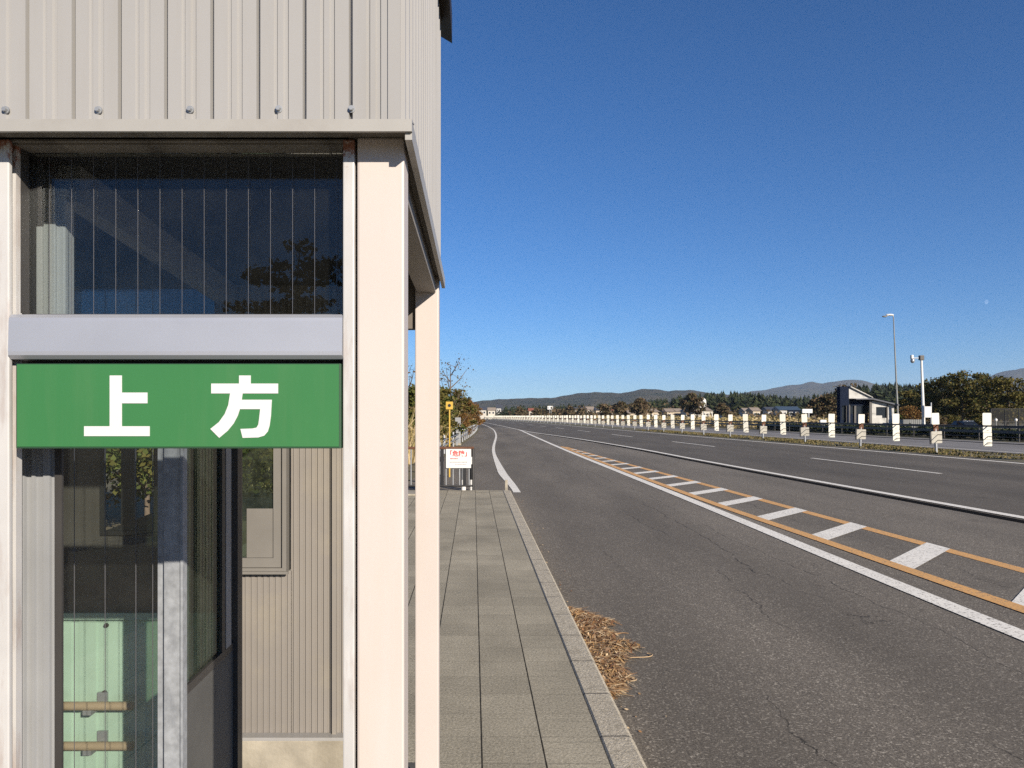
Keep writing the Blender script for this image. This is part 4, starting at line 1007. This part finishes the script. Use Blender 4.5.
for i, (px, Y, H, lm, lab) in enumerate(((910, 96, 3.0, 'leaf_rust', 'orange red bush above the grey corrugated fence'), (899, 99, 2.6, 'leaf_green', 'green bush behind the corrugated fence'),
        (936, 90, 1.8, 'leaf_brown', 'brown bush right of the white notice box'), (950, 92, 1.9, 'leaf_olive', 'low olive bush left of the parked car'), (980, 90, 2.0, 'leaf_olive', 'low olive bush right of the parked car'))):
    make_tree('low_bush', lab, 'shrub', 'low bushes beyond the opposite carriageway', (xs(px, Y), Y, -.14), H, .6, M[lm], 160 + i, 8, .16, 70, .2, .08, .5)
# hedge of dark shrubs behind far guardrail
# ---------------------------------------------------------------- houses and signs in the plain
def house(px0, px1, py_t, Y, wallm, roofm, label, hip=False, nwin=3, depth=8, eave=None):
    x0, x1 = xs(px0, Y), xs(px1, Y); zt = zs(py_t - 2.2, Y); ze = -.14 + (zt + .14) * .74 if eave is None else zs(eave, Y)
    t = thing('house', label, 'house', ((x0 + x1) / 2, Y, -.14), 'houses on the plain')
    b = MB(); b.box(x0, x1, Y, Y + depth, -.14, ze); b.build('wall', M[wallm], t)
    o_ = .4; ym = Y + depth / 2; hx = (x1 - x0) * .16 if hip else 0
    b = MB(); b.add([(x0 - o_, Y - o_, ze), (x1 + o_, Y - o_, ze), (x1 + o_, Y + depth + o_, ze), (x0 - o_, Y + depth + o_, ze), (x0 - o_ + hx, ym, zt), (x1 + o_ - hx, ym, zt)],
                    [(0, 1, 5, 4), (1, 2, 5), (2, 3, 4, 5), (3, 0, 4), (0, 3, 2, 1)]); b.build('roof', M[roofm], t)
    for i in range(nwin):
        cx = x0 + (x1 - x0) * (i + .5) / nwin; ww = (x1 - x0) / nwin * .28
        b = MB(); b.box(cx - ww, cx + ww, Y - .06, Y - .01, ze - 1.9, ze - .7); wo = b.build('window', M['white'], t)
        b = MB(); b.box(cx - ww + .12, cx + ww - .12, Y - .09, Y - .062, ze - 1.8, ze - .8); b.build('pane', M['dark_glass'], wo)
    return t
for a in [
    (629, 640, 412.5, 255, 'house_beige', 'roof_brown', 'low beige house at the left end of the house row', False, 2),
    (643, 659, 410.8, 250, 'house_beige', 'roof_brown', 'beige house with wide brown roof left of the round sign', True, 3),
    (667, 684, 410.5, 250, 'house_beige', 'roof_brown', 'beige house with brown roof between two wider houses', False, 3),
    (686, 713, 409.2, 240, 'house_wall', 'roof_brown', 'long beige house with many windows under the round sign', True, 8),
    (724.5, 730, 409.5, 280, 'house_wall', 'roof_dark', 'small pale house right of the long beige house', False, 2),
    (745, 750, 410, 300, 'house_wall', 'roof_brown', 'tiny pale house left of the cream house', False, 1),
    (753, 760.5, 409.5, 280, 'house_beige', 'roof_brown', 'cream house in the middle of the right hand plain', False, 2),
    (768, 776, 409, 290, 'hut_white', 'roof_dark', 'white house beside the blue roofed building', False, 2),
    (780, 787, 408.4, 270, 'hut_white', 'roof_blue', 'white gabled house left of the blue building', False, 2),
    (788, 800, 408.5, 280, 'hut_dark', 'roof_blue', 'dark blue building right of the white gabled house', False, 2),
    (818, 826, 408.5, 240, 'house_wall', 'roof_brown', 'pale house left of the opposite shelter', False, 2),
    (1, 2, 3, 4, 0, 0, 0) if False else (476, 486, 409.0, 420, 'house_wall', 'roof_dark', 'pale house at the far bend beside the bushes', False, 3),
    (488, 495, 409.6, 430, 'house_wall', 'roof_brown', 'small pale house right of the bend houses', False, 2),
    (496.5, 501, 406.5, 440, 'hut_white', 'roof_dark', 'tall white house above the far bend', False, 2),
    (529, 537, 410.2, 380, 'house_beige', 'roof_red', 'beige house with reddish roof left of the billboard', False, 2),
    (575, 583, 409.2, 360, 'hut_white', 'roof_dark', 'white house right of the far billboard', False, 2),
    (587, 594, 408.6, 380, 'house_wall', 'roof_brown', 'pale house with brown roof near the middle', False, 2),
    (596, 604, 409.2, 360, 'house_beige', 'roof_dark', 'beige house with dark roof near the middle', False, 2),
    (612, 619, 409.6, 350, 'house_wall', 'roof_red', 'pale house with red roof before the brown trees', False, 2)]:
    house(*a)
def far_sign(name, label, px0, px1, py0, py1, Y, m, round_=False):
    x0, x1 = xs(px0, Y), xs(px1, Y); t = thing(name, label, 'sign', ((x0 + x1)/2, Y, -.14))
    zc0, zc1 = zs(py1, Y), zs(py0, Y); r = min((x1-x0), (zc1-zc0)) * (.49 if round_ else .06)
    b = MB(); b.prism(rounded(x0, x1, zc0, zc1, r), 'y', Y, Y + .3); b.build('board', M[m], t)
    for xx in (x0 + (x1 - x0) * .35, x0 + (x1 - x0) * .65):
        b = MB(); b.tube([(xx, Y + .15, -.14), (xx, Y + .15, zc0)], .12, 8); b.build('pole', M['steel'], t)
    return t, (x0 + x1) / 2, zc0, zc1
t, xc, z0, z1 = far_sign('round_sign', 'tall rounded white sign on twin poles above the houses', 699.6, 706.2, 398, 408.5, 235, 'white', True)
b = MB(); b.box(xc - .35, xc + .35, 234.9, 234.98, z0 - .2, z1 - 1.0); b.build('dark_mark', M['alu_dark'], t)
far_sign('billboard', 'white rectangular billboard on poles in the far plain', 547.5, 553, 406, 409.5, 330, 'white')
far_sign('road_sign', 'pale blue white road sign box above the glare boards', 802.5, 812.5, 409, 413, 110, 'white')
far_sign('notice_plate', 'small white plate left of the opposite shelter', 820.5, 826.5, 419.8, 424.2, 86, 'white')

# pine and bare tree behind the camera, mirrored in the upper window
rnd = random.Random(77)
tp = thing('pine_tree', 'dark pine tree mirrored in the upper shelter window', 'tree', (-3.7, -9.5, -.14)); b = MB(); ends = limbs(b, Vector((-3.7, -9.5, -.14)), 4.6, rnd, 14, .25, .014, .3, .25); b.build('trunk', M['bark'], tp, fix=False)
b = MB()
for e in ends: leafquads(b, e, (.3, .3, .14), 70, .09, rnd)
b.build('crown', M['conifer'], tp, fix=False)

# moon
mm = bpy.data.materials.new('pale day moon'); mm.use_nodes = True; nt = mm.node_tree
nt.nodes.remove(nt.nodes['Principled BSDF']); e = nd(nt, 'ShaderNodeEmission'); e.inputs[0].default_value = (.8, .8, .8, 1); e.inputs[1].default_value = .05
tb = nd(nt, 'ShaderNodeBsdfTransparent'); ad = nd(nt, 'ShaderNodeAddShader'); nt.links.new(e.outputs[0], ad.inputs[0]); nt.links.new(tb.outputs[0], ad.inputs[1]); nt.links.new(ad.outputs[0], nt.nodes['Material Output'].inputs[0])
v = at(986.5, 302, 14000); b = MB(); b.sphere(v, 34, 16, 10, (.8, 1, 1.15)); structure(b.build('moon', mm))

# haze box
hz = MB(); hz.box(-9000, 9000, -9000, 9000, -2.5, 430)
hm = bpy.data.materials.new('thin air haze'); hm.use_nodes = True; nt = hm.node_tree; nt.nodes.remove(nt.nodes['Principled BSDF'])
pv_ = nd(nt, 'ShaderNodeVolumePrincipled'); pv_.inputs['Color'].default_value = (.62, .76, .98, 1); pv_.inputs['Density'].default_value = 6.5e-5; pv_.inputs['Anisotropy'].default_value = 0.0
nt.links.new(pv_.outputs[0], nt.nodes['Material Output'].inputs['Volume'])
structure(hz.build('haze', hm), 'stuff')
tag(bpy.data.objects['haze'], 'thin pale blue haze over the far hills', 'haze')

# ---------------------------------------------------------------- light, sky, camera
EL, AZ = math.radians(21.2), math.radians(32)
world = bpy.data.worlds.new('World'); S.world = world; world.use_nodes = True; nt = world.node_tree
sky = nt.nodes.new('ShaderNodeTexSky'); sky.sky_type = 'NISHITA'; sky.sun_disc = False
sky.sun_elevation = EL; sky.sun_rotation = PI - AZ; sky.air_density = .8; sky.dust_density = 0; sky.ozone_density = 8.0; sky.altitude = 0
bg = nt.nodes['Background']; hs = nt.nodes.new('ShaderNodeHueSaturation'); hs.inputs['Saturation'].default_value = 1.06; nt.links.new(sky.outputs[0], hs.inputs['Color']); nt.links.new(hs.outputs[0], bg.inputs[0]); bg.inputs[1].default_value = .070
sd = bpy.data.lights.new('sun', 'SUN'); sd.energy = 5.0; sd.angle = math.radians(.53); sd.color = (1.0, .90, .765)
so = bpy.data.objects.new('sun', sd); C.objects.link(so)
dirv = Vector((-math.sin(AZ) * math.cos(EL), math.cos(AZ) * math.cos(EL), -math.sin(EL)))
so.rotation_euler = dirv.to_track_quat('-Z', 'Y').to_euler(); so.location = (6, -12, 12)
cam = bpy.data.cameras.new('camera'); co_ = bpy.data.objects.new('camera', cam); C.objects.link(co_)
co_.location = (0, 0, EYE); co_.rotation_euler = (PI / 2, 0, 0)
cam.sensor_width = 36; cam.lens = F / 1024 * 36; cam.shift_y = (HY - 384) / 1024; cam.clip_end = 30000; cam.clip_start = .05
S.camera = co_
S.view_settings.view_transform = 'Standard'; S.view_settings.look = 'None'; S.view_settings.exposure = 0.72; S.view_settings.gamma = 1
S.view_settings.use_curve_mapping = False
S.render.resolution_x, S.render.resolution_y = 1024, 768
S.cycles.use_denoising = False
S.cycles.max_bounces = 6; S.cycles.transparent_max_bounces = 12; S.cycles.volume_bounces = 0
